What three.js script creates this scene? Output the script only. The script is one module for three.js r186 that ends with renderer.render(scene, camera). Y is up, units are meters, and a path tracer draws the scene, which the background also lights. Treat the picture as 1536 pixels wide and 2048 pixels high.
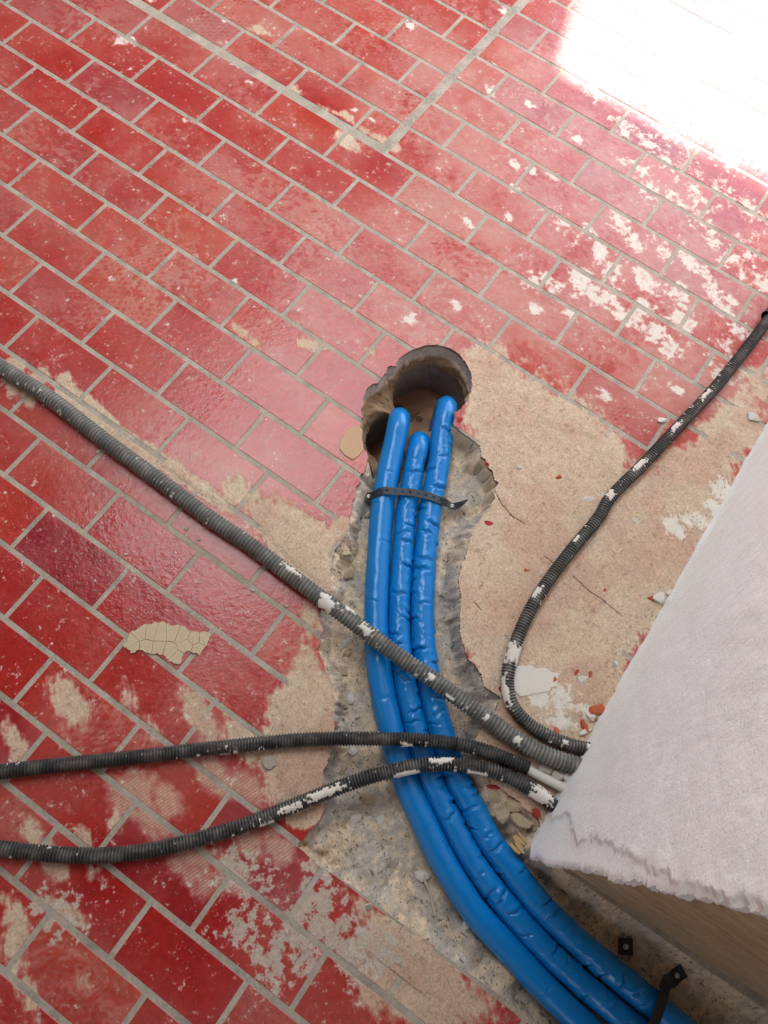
import * as THREE from 'three';
import { mergeGeometries, toCreasedNormals } from 'three/addons/utils/BufferGeometryUtils.js';
import { RoundedBoxGeometry } from 'three/addons/geometries/RoundedBoxGeometry.js';
import { Brush, Evaluator, SUBTRACTION } from 'three-bvh-csg';

// ---------------------------------------------------------------- camera, sky, sun, exposure
// World: y up, metres. x runs along the tile courses, z across them; y = 0 is the tile surface.
const scene = new THREE.Scene();
const camera = new THREE.PerspectiveCamera(2 * Math.atan(1024 / 1550) * 180 / Math.PI, 1536 / 2048, 0.05, 100);
camera.position.set(1.1535, 1.4583, 0.5402);
camera.up.set(-0.55568, 0.34442, -0.7567);
camera.lookAt(1.1535 - 0.139045, 1.4583 - 0.935837, 0.5402 - 0.323844);

const renderer = new THREE.WebGLRenderer({ antialias: true });
renderer.toneMapping = THREE.LinearToneMapping;
renderer.toneMappingExposure = 2.3;
renderer.shadowMap.enabled = true;
renderer.shadowMap.type = THREE.PCFSoftShadowMap;

{ // clear daytime sky: pale at the horizon, bluer overhead
  const w = 64, h = 32, d = new Float32Array(w * h * 4);
  for (let j = 0; j < h; j++) for (let i = 0; i < w; i++) {
    const el = Math.max(0, (j + 0.5) / h * 2 - 1), t = Math.pow(el, 0.55), k = (j * w + i) * 4;
    d[k] = 2.1 + (1.15 - 2.1) * t; d[k + 1] = 2.2 + (1.45 - 2.2) * t; d[k + 2] = 2.25 + (2.2 - 2.25) * t; d[k + 3] = 1;
  }
  const sky = new THREE.DataTexture(d, w, h, THREE.RGBAFormat, THREE.FloatType);
  sky.mapping = THREE.EquirectangularReflectionMapping; sky.magFilter = THREE.LinearFilter; sky.needsUpdate = true;
  scene.background = sky; scene.backgroundIntensity = 1.0;
}
const sun = new THREE.DirectionalLight(new THREE.Color(1, 0.95, 0.86), 16);
sun.position.set(1.0 - 0.35 * 6, 0.4 + 1.405 * 6, -1.9 - 6); sun.target.position.set(1.0, 0.4, -1.9);
sun.castShadow = true; sun.shadow.mapSize.set(2048, 2048);
Object.assign(sun.shadow.camera, { left: -5, right: 5, top: 5, bottom: -5, near: 0.5, far: 25 });
sun.shadow.radius = 4;
scene.add(sun, sun.target);

// ---------------------------------------------------------------- helpers
let seed = 7;
const rnd = () => { seed = (seed * 1664525 + 1013904223) >>> 0; return seed / 4294967296; };
const rr = (a, b) => a + (b - a) * rnd();
const clamp = (x, a = 0, b = 1) => x < a ? a : x > b ? b : x;
const mix = (a, b, t) => a + (b - a) * t;
const sst = (a, b, x) => { const t = clamp((x - a) / (b - a)); return t * t * (3 - 2 * t); };
const NT = new Float32Array(65536); { let s = 99; for (let i = 0; i < 65536; i++) { s = (s * 1103515245 + 12345) & 0x7fffffff; NT[i] = ((s >> 8) & 0xffff) / 65535; } }
function vn(x, y) { // value noise 0..1
  const xi = Math.floor(x), yi = Math.floor(y); let fx = x - xi, fy = y - yi;
  fx = fx * fx * (3 - 2 * fx); fy = fy * fy * (3 - 2 * fy);
  const a = xi & 255, b = (xi + 1) & 255, c = (yi & 255) << 8, d = ((yi + 1) & 255) << 8;
  const p = NT[a | c], q = NT[b | c], r = NT[a | d], s = NT[b | d];
  return p + (q - p) * fx + ((r + (s - r) * fx) - (p + (q - p) * fx)) * fy;
}
function fbm(x, y, o = 4) { let v = 0, a = 0.5, n = 0; for (let i = 0; i < o; i++) { v += a * vn(x, y); n += a; a *= 0.55; x = x * 2.03 + 17.1; y = y * 2.03 + 31.7; } return v / n; }
const hash = (a, b) => NT[((a * 7919 + b * 104729 + 4001) & 0xffff)];
const lin = (r, g, b) => new THREE.Color().setRGB(r / 255, g / 255, b / 255, THREE.SRGBColorSpace);

const used = {};
function numbered(n) { const k = used[n] = (used[n] ?? -1) + 1; return k ? n + '_' + String(k).padStart(3, '0') : n; }
function put(mesh, name, parent) { mesh.name = numbered(name); mesh.castShadow = mesh.receiveShadow = true; parent.add(mesh); return mesh; }
function part(geo, mat, name, parent, label) {
  const m = new THREE.Mesh(geo, mat); m.name = name; m.castShadow = m.receiveShadow = true; parent.add(m);
  if (label) m.userData.label = label; return m;
}
function thing(name, label, category, group) { const g = new THREE.Group(); g.name = numbered(name); g.userData = { label, category }; if (group) g.userData.group = group; scene.add(g); return g; }
function tag(o, label, category, group) { o.userData = { label, category }; if (group) o.userData.group = group; return o; }
function struct(o, name, label, category = 'structure') { o.name = name; o.userData = { kind: 'structure', label, category }; o.castShadow = o.receiveShadow = true; scene.add(o); return o; }
const std = (color, roughness, extra = {}) => new THREE.MeshStandardMaterial({ color, roughness, ...extra });
function box(x0, x1, y0, y1, z0, z1) { const g = new THREE.BoxGeometry(x1 - x0, y1 - y0, z1 - z0); g.translate((x0 + x1) / 2, (y0 + y1) / 2, (z0 + z1) / 2); return g; }
function metresUV(g, k = 1) { // box-mapped uv in metres
  const p = g.attributes.position, n = g.attributes.normal, uv = new Float32Array(p.count * 2);
  for (let i = 0; i < p.count; i++) {
    const ax = Math.abs(n.getX(i)), ay = Math.abs(n.getY(i)), az = Math.abs(n.getZ(i));
    const [u, v] = ay >= ax && ay >= az ? [p.getX(i), p.getZ(i)] : ax >= az ? [p.getZ(i), p.getY(i)] : [p.getX(i), p.getY(i)];
    uv[2 * i] = u * k; uv[2 * i + 1] = v * k;
  }
  g.setAttribute('uv', new THREE.BufferAttribute(uv, 2)); return g;
}
function tex(w, h, f, srgb = true) { // f(i, j, out[4] 0..255)
  const d = new Uint8Array(w * h * 4), o = [0, 0, 0, 255];
  for (let j = 0, k = 0; j < h; j++) for (let i = 0; i < w; i++, k += 4) { f(i, j, o); d[k] = o[0]; d[k + 1] = o[1]; d[k + 2] = o[2]; d[k + 3] = 255; }
  const t = new THREE.DataTexture(d, w, h); t.magFilter = THREE.LinearFilter; t.minFilter = THREE.LinearMipmapLinearFilter; t.generateMipmaps = true;
  t.wrapS = t.wrapT = THREE.RepeatWrapping; if (srgb) t.colorSpace = THREE.SRGBColorSpace; t.needsUpdate = true; return t;
}
function grid(nu, nv, f) { // f(i,j)->[x,y,z] ; indexed grid
  const p = new Float32Array((nu + 1) * (nv + 1) * 3), ix = [];
  for (let j = 0, k = 0; j <= nv; j++) for (let i = 0; i <= nu; i++) { const q = f(i, j); p[k++] = q[0]; p[k++] = q[1]; p[k++] = q[2]; }
  for (let j = 0; j < nv; j++) for (let i = 0; i < nu; i++) { const a = j * (nu + 1) + i, b = a + 1, c = a + nu + 1, d = c + 1; ix.push(a, c, b, b, c, d); }
  const g = new THREE.BufferGeometry(); g.setAttribute('position', new THREE.BufferAttribute(p, 3)); g.setIndex(ix); return g;
}
function inside(poly, x, z) { let c = false; for (let i = 0, j = poly.length - 1; i < poly.length; j = i++) { const a = poly[i], b = poly[j]; if ((a[1] > z) !== (b[1] > z) && x < (b[0] - a[0]) * (z - a[1]) / (b[1] - a[1]) + a[0]) c = !c; } return c; }
function edgeDist(poly, x, z) { let m = 1e9; for (let i = 0, j = poly.length - 1; i < poly.length; j = i++) { const a = poly[j], b = poly[i], dx = b[0] - a[0], dz = b[1] - a[1]; const t = clamp(((x - a[0]) * dx + (z - a[1]) * dz) / (dx * dx + dz * dz + 1e-12)); const ex = x - a[0] - t * dx, ez = z - a[1] - t * dz, q = ex * ex + ez * ez; if (q < m) m = q; } return Math.sqrt(m); }

// ---------------------------------------------------------------- materials
const tileW = 0.104, tileL = 0.20385, jointZ = 0.0098, jointX = 0.0088, TH = 0.009;
const noiseBump = tex(256, 256, (i, j, o) => { const w = (x, y, s) => { const u = x / 256 * s, v = y / 256 * s; return vn(u, v); }; const f = (s) => { const a = i / 256, b = j / 256; return mix(mix(w(i, j, s), w(i - 256, j, s), a), mix(w(i, j - 256, s), w(i - 256, j - 256, s), a), b); }; o[0] = o[1] = o[2] = 255 * clamp(0.5 * f(20) + 0.3 * f(47) + 0.2 * f(100)); }, false);
const grain = tex(512, 512, (i, j, o) => { const f = (s) => { const a = i / 512, b = j / 512, w = (x, y) => vn(x / 512 * s, y / 512 * s); return mix(mix(w(i, j), w(i - 512, j), a), mix(w(i, j - 512), w(i - 512, j - 512), a), b); }; const v = 0.45 * f(9) + 0.3 * f(40) + 0.25 * f(150); const k = clamp(0.78 + 0.44 * (v - 0.5)); o[0] = 255 * k; o[1] = 253 * k; o[2] = 250 * k; });
function bumpRep(rep, scale) { const t = noiseBump.clone(); t.repeat.set(rep, rep); t.needsUpdate = true; return { bumpMap: t, bumpScale: scale }; }
function grainRep(rep) { const t = grain.clone(); t.repeat.set(rep, rep); t.needsUpdate = true; return t; }
const M = {
  grout: std(lin(226, 216, 198), 0.95, { map: grainRep(5), ...bumpRep(12, 0.0012) }),
  clay: std(lin(196, 120, 78), 0.95, { ...bumpRep(20, 0.001) }),
  plaster: std(lin(243, 244, 243), 0.92, { ...bumpRep(14, 0.0014) }),
  wallPaint: std(lin(205, 196, 180), 0.95),
  ceiling: std(lin(128, 116, 98), 0.95),
  masonry: std(lin(222, 197, 156), 0.97, { map: grainRep(3.3), ...bumpRep(9, 0.003) }),
  blue: new THREE.MeshPhysicalMaterial({ color: lin(0, 126, 205), roughness: 0.27 }),
  rib: new THREE.MeshStandardMaterial({ color: 0xffffff, roughness: 0.55, vertexColors: true }),
  splash: std(lin(226, 220, 208), 0.95, { ...bumpRep(40, 0.0008) }),
  strap: std(lin(34, 36, 38), 0.5, {}),
  zinc: std(lin(190, 188, 184), 0.35, { metalness: 0.9 }),
  cable: std(lin(206, 203, 192), 0.5),
  mortar: std(lin(206, 188, 154), 0.95, { ...bumpRep(30, 0.0008) }),
  stoneGrey: std(lin(188, 178, 162), 0.95, { ...bumpRep(30, 0.0012) }),
  stonePale: std(lin(216, 210, 198), 0.95, { ...bumpRep(30, 0.001) }),
  stoneBrown: std(lin(186, 168, 140), 0.95, { ...bumpRep(30, 0.0012) }),
  brick: std(lin(186, 96, 62), 0.95, { ...bumpRep(30, 0.001) }),
  redChip: std(lin(168, 44, 40), 0.6),
  wood: std(lin(196, 164, 112), 0.85),
  frame: std(lin(235, 235, 232), 0.45),
  glass: new THREE.MeshPhysicalMaterial({ color: 0xffffff, roughness: 0.02, transmission: 1, thickness: 0, ior: 1.5 }),
  opal: new THREE.MeshPhysicalMaterial({ color: lin(232, 240, 244), roughness: 1, transmission: 0.6, thickness: 0 }), // milky roof sheet that scatters sun and sky
  ground: std(lin(150, 146, 136), 1),
  bore: new THREE.MeshStandardMaterial({ color: 0xffffff, roughness: 0.97, vertexColors: true, ...bumpRep(14, 0.002) }),
};

// ---------------------------------------------------------------- trench outline (at the tile surface)
const trenchRaw = [
  ...[[0.7715, -0.3108], [0.7890, -0.3401], [0.8085, -0.3566], [0.8355, -0.3661], [0.8580, -0.3658], [0.8835, -0.3568], [0.9057, -0.3424], [0.9216, -0.3235], [0.9322, -0.3009], [0.9372, -0.2789], [0.9350, -0.2562], [0.9290, -0.2398], [0.9421, -0.2156], [0.9628, -0.2091], [0.9836, -0.2102], [1.0118, -0.2053], [1.0357, -0.1873], [1.0719, -0.1690], [1.0922, -0.1521], [1.0997, -0.1301], [1.1088, -0.1096], [1.1031, -0.0665], [1.1034, -0.0336], [1.1207, 0.0122], [1.1308, 0.0557], [1.1566, 0.0867], [1.1784, 0.1259], [1.2085, 0.1639], [1.2366, 0.1847], [1.2727, 0.1936], [1.2850, 0.2076], [1.3141, 0.2096], [1.3257, 0.2104], [1.3306, 0.2380], [1.3209, 0.2701], [1.3278, 0.3106], [1.3540, 0.3347], [1.3915, 0.3482], [1.4375, 0.3450], [1.4797, 0.3483], [1.5016, 0.3603]],
  [1.506, 0.398], [2.6, 0.37], [2.6, 0.626],
  ...[[1.6254, 0.6216], [1.3784, 0.6254], [1.2755, 0.6263], [1.2174, 0.6332], [1.1655, 0.6278], [1.1726, 0.5723], [1.1591, 0.5318], [1.1293, 0.5016], [1.1180, 0.4679], [1.1013, 0.4265], [1.0669, 0.3853], [1.0264, 0.3581], [0.9923, 0.3368], [0.9779, 0.3029], [0.9558, 0.2809], [0.9462, 0.2518], [0.9381, 0.2211], [0.9198, 0.1960], [0.9027, 0.1593], [0.9016, 0.1139], [0.8755, 0.0620], [0.8608, 0.0258], [0.8523, -0.0091], [0.8477, -0.0334], [0.8380, -0.0472], [0.8075, -0.0670], [0.7880, -0.0928], [0.7655, -0.1300], [0.7543, -0.1514], [0.7489, -0.1774], [0.7570, -0.2033], [0.7594, -0.2281], [0.7544, -0.2429], [0.7644, -0.2552], [0.7621, -0.2721], [0.7642, -0.2942]],
];
const trench = []; // resampled every ~4 mm with a broken, ragged edge; the bore's rim and the straight tile edge stay clean
trenchRaw.forEach((a, i) => {
  const b = trenchRaw[(i + 1) % trenchRaw.length], d = Math.hypot(b[0] - a[0], b[1] - a[1]), n = Math.max(1, Math.min(160, Math.round(d / 0.0045)));
  const clean = i < 10 || (a[0] > 1.2 && a[1] > 0.38);
  for (let k = 0; k < n; k++) {
    const t = k / n, x = mix(a[0], b[0], t), z = mix(a[1], b[1], t), nx = (b[1] - a[1]) / d, nz = -(b[0] - a[0]) / d;
    const o = (fbm(x * 90, z * 90, 3) - 0.5) * (clean ? 0.0012 : 0.011);
    trench.push([x + nx * o, z + nz * o]);
  }
});
const boreC = [0.850, -0.225];
const boreRim = [[0.7649, -0.2931], [0.7722, -0.3098], [0.7897, -0.3390], [0.8092, -0.3556], [0.8361, -0.3650], [0.8587, -0.3647], [0.8842, -0.3557], [0.9064, -0.3413], [0.9208, -0.3228], [0.9313, -0.3002], [0.9363, -0.2782], [0.9346, -0.2529], [0.9391, -0.2163], [0.9497, -0.1517], [0.9452, -0.1016], [0.9148, -0.0540], [0.8742, -0.0350], [0.8414, -0.0441], [0.8083, -0.0677], [0.7888, -0.0934], [0.7663, -0.1307], [0.7551, -0.1520], [0.7505, -0.1771], [0.7577, -0.2023], [0.7601, -0.2271], [0.7569, -0.2432], [0.7660, -0.2548], [0.7637, -0.2717]];
function rayPoly(poly, th) { // distance from boreC to poly along direction th
  const dx = Math.cos(th), dz = Math.sin(th); let m = 0;
  for (let i = 0, j = poly.length - 1; i < poly.length; j = i++) {
    const ax = poly[j][0] - boreC[0], az = poly[j][1] - boreC[1], ex = poly[i][0] - poly[j][0], ez = poly[i][1] - poly[j][1], det = dx * ez - dz * ex;
    if (Math.abs(det) < 1e-12) continue;
    const t = (ax * ez - az * ex) / det, s = (ax * dz - az * dx) / det;
    if (t > 0 && s >= 0 && s <= 1 && t > m) m = t;
  }
  return m;
}
// ground height: 0 on the tiles, the rough bed inside the trench
const shelf = [[1.2377, 0.5873], [1.2945, 0.5919], [1.1922, 0.5990], [1.3620, 0.5980], [1.4263, 0.6008], [1.5008, 0.6050], [1.5701, 0.6030], [1.2547, 0.5659], [1.4334, 0.3644], [1.4639, 0.3617], [1.4047, 0.3615], [1.1837, 0.5653], [1.4693, 0.6037]];
const shelfR = [0.075, 0.06, 0.05, 0.06, 0.06, 0.055, 0.05, 0.05, 0.045, 0.05, 0.035, 0.05, 0.05];
const shelfH = [0.026, 0.026, 0.03, 0.022, 0.022, 0.022, 0.022, 0.016, 0.034, 0.03, 0.03, 0.03, 0.02];
function bedDepth(x, z, d) {
  const bw = mix(0.012, 0.036, sst(0.3, 0.7, fbm(x * 14 + 3, z * 14 + 9, 2)));
  const t = sst(0, bw, d + (fbm(x * 70, z * 70, 3) - 0.5) * 0.012);
  let h = mix(-0.0095, -0.054, t);
  let s = 0; for (let k = 0; k < shelf.length; k++) { const q = Math.hypot(x - shelf[k][0], z - shelf[k][1]) / shelfR[k]; if (q < 1) s = Math.max(s, shelfH[k] * sst(1, 0.35, q + (fbm(x * 40, z * 40, 3) - 0.5) * 0.5)); }
  h += s * t;
  h += t * ((fbm(x * 20, z * 20, 2) - 0.5) * 0.006 + (fbm(x * 75, z * 75, 3) - 0.5) * 0.0045 + (vn(x * 260, z * 260) - 0.5) * 0.0016);
  return h;
}
function groundY(x, z) { return inside(trench, x, z) ? bedDepth(x, z, edgeDist(trench, x, z)) : 0; }

// ---------------------------------------------------------------- floor dirt: where dust, mortar and plaster lie on the tiles, plus sheen haze painted as pale film (metres, from boot marks, spills and scraping)
// [x, z, half length, half width, turn, strength, kind]  kinds: 0 beige dust, 1 white plaster, 2 grey grit, 3 conduit drag marks, -1 wiped clean
const dirt = [];
function stain(kind, strength, list) { for (const [p, rx, rz, a = 0] of list) dirt.push([p[0], p[1], rx, rz, a, strength, kind, Math.cos(a), Math.sin(a)]); }
const S = (pts, rx, rz, a) => pts.map((p) => [p, rx, rz, a]);
// heavy beige dust between trench and wall
stain(0, 1.25, S([[1.0632, -0.2292], [1.1413, -0.2023], [1.1701, -0.1142], [1.1704, -0.0356], [1.2412, -0.0357], [1.1975, 0.0461], [1.2185, 0.1164], [1.2800, 0.0482], [1.3213, -0.0183], [1.3771, 0.0388], [1.3694, 0.1031], [1.3396, 0.1473], [1.4329, 0.0579], [1.4416, 0.1319], [1.3713, 0.1815], [1.3964, -0.0477], [1.4180, -0.1130], [1.4133, -0.1863], [1.3361, -0.1562], [1.2623, -0.1818], [1.4371, -0.2298], [1.4139, -0.3202], [1.3556, -0.2502], [1.2353, -0.2718]], 0.085, 0.075));
stain(0, 0.68, S([[1.0114, -0.2928], [1.0759, -0.3115], [1.0801, -0.3898], [1.1545, -0.3704], [0.9380, -0.3282], [0.9270, -0.3978], [1.2274, -0.3515], [1.1406, -0.2868]], 0.085, 0.07));
stain(0, 0.85, S([[1.4353, -0.4198], [1.4397, -0.5097], [1.3755, -0.4184], [1.4733, -0.3916], [1.4275, -0.5601], [1.4479, -0.6209], [1.4379, -0.7227]], 0.06, 0.06));
stain(4, 0.8, S([[0.7794, -0.6908], [0.6133, -0.7079], [0.6925, -0.3798], [0.7106, -0.4951], [0.8499, -0.4681], [0.9036, -0.5766], [0.7854, -0.4020], [0.8966, -0.8955], [1.0641, -0.8420], [0.7499, -0.8555], [0.6323, -0.8593], [0.8779, -1.0574], [1.0436, -1.0124], [0.4949, -0.8902], [0.7168, -1.0088], [0.5967, -1.0366]], 0.13, 0.09));  // pale film: dust, with the haze of the sheen painted into the tile colour
stain(4, 0.45, S([[0.5264, -0.4206], [0.5322, -0.5321], [0.5365, -0.2922], [0.6032, -0.5519], [0.6545, -0.3175], [0.5739, -0.0979], [0.6859, -0.0191], [0.6549, 0.0751], [0.6556, 0.1571], [0.5022, 0.1889]], 0.12, 0.1));  // sheen haze along the reflection band, painted as more pale film
stain(0, 1.2, S([[1.3392, 0.2375], [1.3839, 0.2389], [1.3427, 0.2786], [1.4626, 0.2800], [1.4574, 0.3251], [1.4982, 0.2864], [1.3991, 0.3346], [1.4037, 0.2894], [1.3676, 0.3357], [1.4885, 0.3240], [1.4842, 0.2439], [1.3133, 0.2667]], 0.045, 0.04));
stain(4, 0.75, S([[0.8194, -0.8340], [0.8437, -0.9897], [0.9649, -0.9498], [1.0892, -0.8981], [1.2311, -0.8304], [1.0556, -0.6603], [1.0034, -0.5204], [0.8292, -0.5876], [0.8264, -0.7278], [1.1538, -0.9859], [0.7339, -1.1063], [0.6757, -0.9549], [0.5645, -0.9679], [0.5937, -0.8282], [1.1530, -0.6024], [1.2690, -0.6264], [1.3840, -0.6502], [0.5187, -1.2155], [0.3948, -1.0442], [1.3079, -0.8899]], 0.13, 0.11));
stain(4, 0.3, S([[-0.2651, -0.3910], [-0.0477, -0.4078], [-0.1890, -0.1594], [-0.1019, -0.6968], [0.1709, -0.6259], [0.1481, -0.9057], [0.3041, -0.8601], [-0.3281, -0.6408], [0.0075, -0.9244], [-0.3852, -0.3331], [0.2275, -0.4000], [0.1842, -0.2216], [0.2870, -1.1136], [0.0552, -0.1199], [0.3884, -0.4545]], 0.16, 0.12));  // faint pale film patches over the upper left floor
// white plaster splashes and other white patches, upper right
stain(1, 0.95, S([[1.1867, -0.6857], [1.0563, -0.6950], [0.9124, -0.6524], [0.9790, -0.7131], [0.8892, -0.6343], [1.2299, -0.6776], [1.1396, -0.7252], [1.1086, -0.6843], [1.2211, -0.7457], [1.0102, -0.6937]], 0.042, 0.034));
stain(1, 0.95, S([[0.6822, -0.6782], [0.6094, -1.0900], [0.7210, -0.8323], [0.7545, -0.7542], [0.7880, -0.4703], [0.9330, -0.5723], [0.7267, -0.3732], [0.7634, -1.0674], [0.7788, -0.9276], [0.7270, -0.9058], [0.8472, -1.1671], [0.2163, -1.1245], [1.1718, -0.4743], [1.2969, -0.5844], [1.0067, -0.6057], [1.2886, -0.8750], [1.2760, -0.9572], [0.6808, -0.8984], [0.5025, -1.0672], [0.4616, -1.1450], [0.3867, -1.3293]], 0.022, 0.014, 0.4));
stain(1, 0.72, S([[1.1607, -0.9177], [1.2252, -0.8962], [1.0988, -0.9057], [1.1005, -0.7990], [1.1833, -1.0092], [1.2912, -0.8423], [1.3436, -0.8146], [1.1867, -0.8133], [0.9865, -0.9099], [0.9737, -0.8073], [0.9851, -1.0437], [0.9884, -1.1466], [1.0992, -1.0956], [0.8707, -0.8182], [1.3480, -0.7514], [1.3522, -0.6897], [1.0270, -0.8860], [1.0206, -0.7720]], 0.07, 0.03, 0.6));
stain(1, 0.95, S([[1.3523, 0.1497], [1.3783, 0.1654], [1.4442, 0.1746], [1.4586, 0.1424], [1.4181, 0.1485], [1.4672, -0.3320], [1.4920, -0.3776], [1.4427, -0.2871], [1.4808, -0.4251]], 0.035, 0.026));
stain(1, 0.74, S([[0.8251, -1.1809], [0.9176, -1.1718], [1.0290, -1.1794], [1.1256, -1.1561], [1.2135, -1.1475], [1.2655, -1.0366], [1.1268, -1.0401], [0.9431, -1.2346], [0.7244, -1.2285], [1.0789, -1.2818], [1.3225, -0.9719], [1.2388, -0.9789], [1.0493, -1.0557], [0.9355, -1.0836]], 0.06, 0.04, 0.5));  // further white patches towards the far right corner
stain(1, 0.85, S([[-0.3077, -0.6175], [-0.3125, -0.6045], [-0.2942, -0.6243]], 0.022, 0.014));
stain(1, 0.75, S([[-0.0439, -0.7231], [-0.1062, -0.7713], [-0.2095, -0.8292], [-0.0223, -0.5086], [-0.3502, -0.7613], [0.3606, -0.2141], [0.1458, -0.0584], [-0.1652, -0.8248], [0.2748, -0.7936], [0.3271, -0.7946], [0.0207, -0.7009]], 0.016, 0.01));
stain(0, 0.9, S([[0.4059, -0.7564], [0.3405, -0.7540], [0.2651, -0.7647], [0.2031, -0.7452], [0.1213, -0.7519], [-0.0706, -0.8584], [0.3302, -0.6949], [0.3070, -0.7064]], 0.035, 0.02));
// dust along the long conduit, mortar smears
stain(0, 1.05, S([[0.1441, 0.2214], [0.1899, 0.2119], [0.2403, 0.1929], [0.1608, 0.2604], [0.2046, 0.2564], [0.1325, 0.2451]], 0.032, 0.018, 0.9));
stain(0, 0.85, S([[0.2839, 0.2110], [0.3427, 0.2169], [0.3971, 0.2185], [0.4473, 0.2160], [0.4970, 0.2134], [0.5429, 0.2066], [0.5955, 0.2083], [0.6508, 0.2141], [0.2998, 0.1989], [0.3469, 0.2067]], 0.06, 0.018, 0.1));
stain(0, 0.85, S([[0.7670, 0.1550], [0.8163, 0.1711], [0.8586, 0.1787], [0.8130, 0.1992], [0.8830, 0.2115], [0.7704, 0.1918], [0.6837, 0.1766], [0.8622, 0.1505], [0.8612, 0.2147]], 0.05, 0.035));
stain(0, 0.7, S([[0.4455, -0.1245], [0.4941, -0.1144], [0.4768, -0.1806], [0.5792, -0.1795], [0.6049, -0.1992], [0.6984, -0.2549], [0.5442, -0.2083]], 0.03, 0.018));
// ragged strip of mortar along the broken tile edge
stain(0, 1.15, S([[1.0624, 0.3995], [1.0797, 0.4309], [1.0879, 0.4573], [1.1235, 0.5056], [1.1411, 0.5443], [1.1440, 0.5920], [1.1509, 0.5576], [1.0405, 0.3929], [0.9400, 0.2320], [0.9185, 0.2106], [0.8898, 0.1043], [1.1157, 0.4800]], 0.026, 0.022));
stain(0, 0.8, S([[1.1045, 0.5393], [1.0697, 0.5225], [1.0501, 0.4517], [1.0119, 0.4461], [1.0396, 0.5122], [1.0106, 0.4141], [0.9983, 0.3668], [1.0907, 0.5792], [0.9477, 0.2986], [1.0406, 0.4691]], 0.05, 0.035));
// lower left: scraped dust, drag marks from the ribbed conduits
stain(3, 0.85, S([[1.0872, 0.7270], [1.0428, 0.7386], [1.0977, 0.6725], [1.0389, 0.7600], [0.9329, 0.6986], [0.8925, 0.7166], [0.8823, 0.7434], [1.0756, 0.5594], [1.0428, 0.6025], [1.1446, 0.6498], [0.9329, 0.7377], [1.1175, 0.7249], [1.1339, 0.5493], [0.9825, 0.6241]], 0.06, 0.035, 0.2));
stain(0, 0.62, S([[0.6862, 0.6650], [0.6528, 0.6670], [0.7182, 0.6744], [0.8706, 0.5565], [0.8703, 0.5351], [0.7592, 0.6026], [0.6433, 0.7689], [0.6749, 0.7776], [0.7319, 0.7274], [0.8208, 0.8720], [0.7789, 0.8631], [0.8569, 0.8752], [0.8922, 0.8418], [0.8294, 0.8091], [0.8844, 0.7711], [0.8656, 0.9774], [0.8778, 1.0126], [0.9981, 0.9826], [0.9526, 1.0465], [1.0012, 0.5495], [0.9454, 0.5360], [0.8354, 0.6238], [0.9327, 0.5765]], 0.045, 0.022, 0.5));
stain(2, 0.95, S([[1.2328, 0.7105], [1.2668, 0.7145], [1.2482, 0.7449], [1.2540, 0.6688], [1.2286, 0.6769], [1.2280, 0.7318], [1.2919, 0.7065], [1.3255, 0.7104], [1.3376, 0.6845], [1.2322, 0.7646], [1.3408, 0.7176], [1.2750, 0.7532]], 0.035, 0.022, 0.8));
stain(2, 0.7, S([[1.1452, 0.7060], [1.1597, 0.7781], [1.2363, 0.7967], [1.3108, 0.6757], [1.3737, 0.6778], [1.2289, 0.6488], [0.8899, 0.9344], [0.8991, 0.9326], [1.0986, 0.7145]], 0.05, 0.04));
stain(0, 0.6, S([[1.3862, 0.6958], [1.4260, 0.6951], [1.4604, 0.6720], [1.3792, 0.6563], [1.4223, 0.6451], [1.5067, 0.6669], [1.5557, 0.6511], [1.4108, 0.7311], [1.3073, 0.6417], [1.4870, 0.6971]], 0.06, 0.045, 0.3));
stain(0, 0.8, S([[0.9007, 0.9227], [0.9398, 0.9183], [0.8083, 0.9631], [0.8933, 0.9322]], 0.03, 0.014));
// wiped, cleaner patches
stain(-1, 0.85, S([[0.5279, 0.5055], [0.4071, 0.4703], [0.3727, 0.3928], [0.6060, 0.4968], [0.5782, 0.6763], [0.5837, 0.6055], [0.7382, 0.5516], [0.6970, 0.4194], [0.4465, 0.5644], [0.5184, 0.4267], [0.5224, 0.5921], [0.5941, 0.7300], [1.0966, 0.8298], [0.9331, 0.8508]], 0.09, 0.07, 0.3));
stain(-1, 0.5, S([[0.7744, 0.4111], [1.0429, 0.8662], [1.0046, 0.8832], [1.1420, 0.8342], [1.0952, 0.8659], [0.2363, 0.0983], [0.2363, 0.0519], [-0.3689, -0.4520], [-0.3961, -0.4294], [0.5151, -0.7255], [0.4405, -0.6850], [0.2270, -0.7334], [0.0071, -0.0137], [-0.0632, -0.0266], [0.1097, -0.0270], [1.1426, 0.8855], [0.5070, 0.3718], [-0.1541, -0.0598]], 0.07, 0.05, 0.3));
const dirtCell = {}; const CELL = 0.1;
dirt.forEach((s, k) => { const r = Math.max(s[2], s[3]) * 1.5; for (let a = Math.floor((s[0] - r) / CELL); a <= Math.floor((s[0] + r) / CELL); a++) for (let b = Math.floor((s[1] - r) / CELL); b <= Math.floor((s[1] + r) / CELL); b++) (dirtCell[a * 1000 + b] ||= []).push(k); });
const rowPhase = { '-7': -1.523, '-6': -2.008, '-5': -2.565, '-4': -2.001, '-3': -1.571, '-2': -1.003, '-1': -0.577, 0: 0, 1: 0.423, 2: 0.986, 3: 1.411, 4: 1.978, 5: 2.4, 6: 2.99, 7: 3.39, 8: 3.985, 9: 4.381 };
function phase(row, right) { if (row in rowPhase) return rowPhase[row]; if (row > 9) return row & 1 ? 0.4 : 0; if (right) return row & 1 ? 0.505 : 0.018; return row & 1 ? -0.045 : 0.505; }
const out = { c: [0, 0, 0], r: 0.3 };
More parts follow.
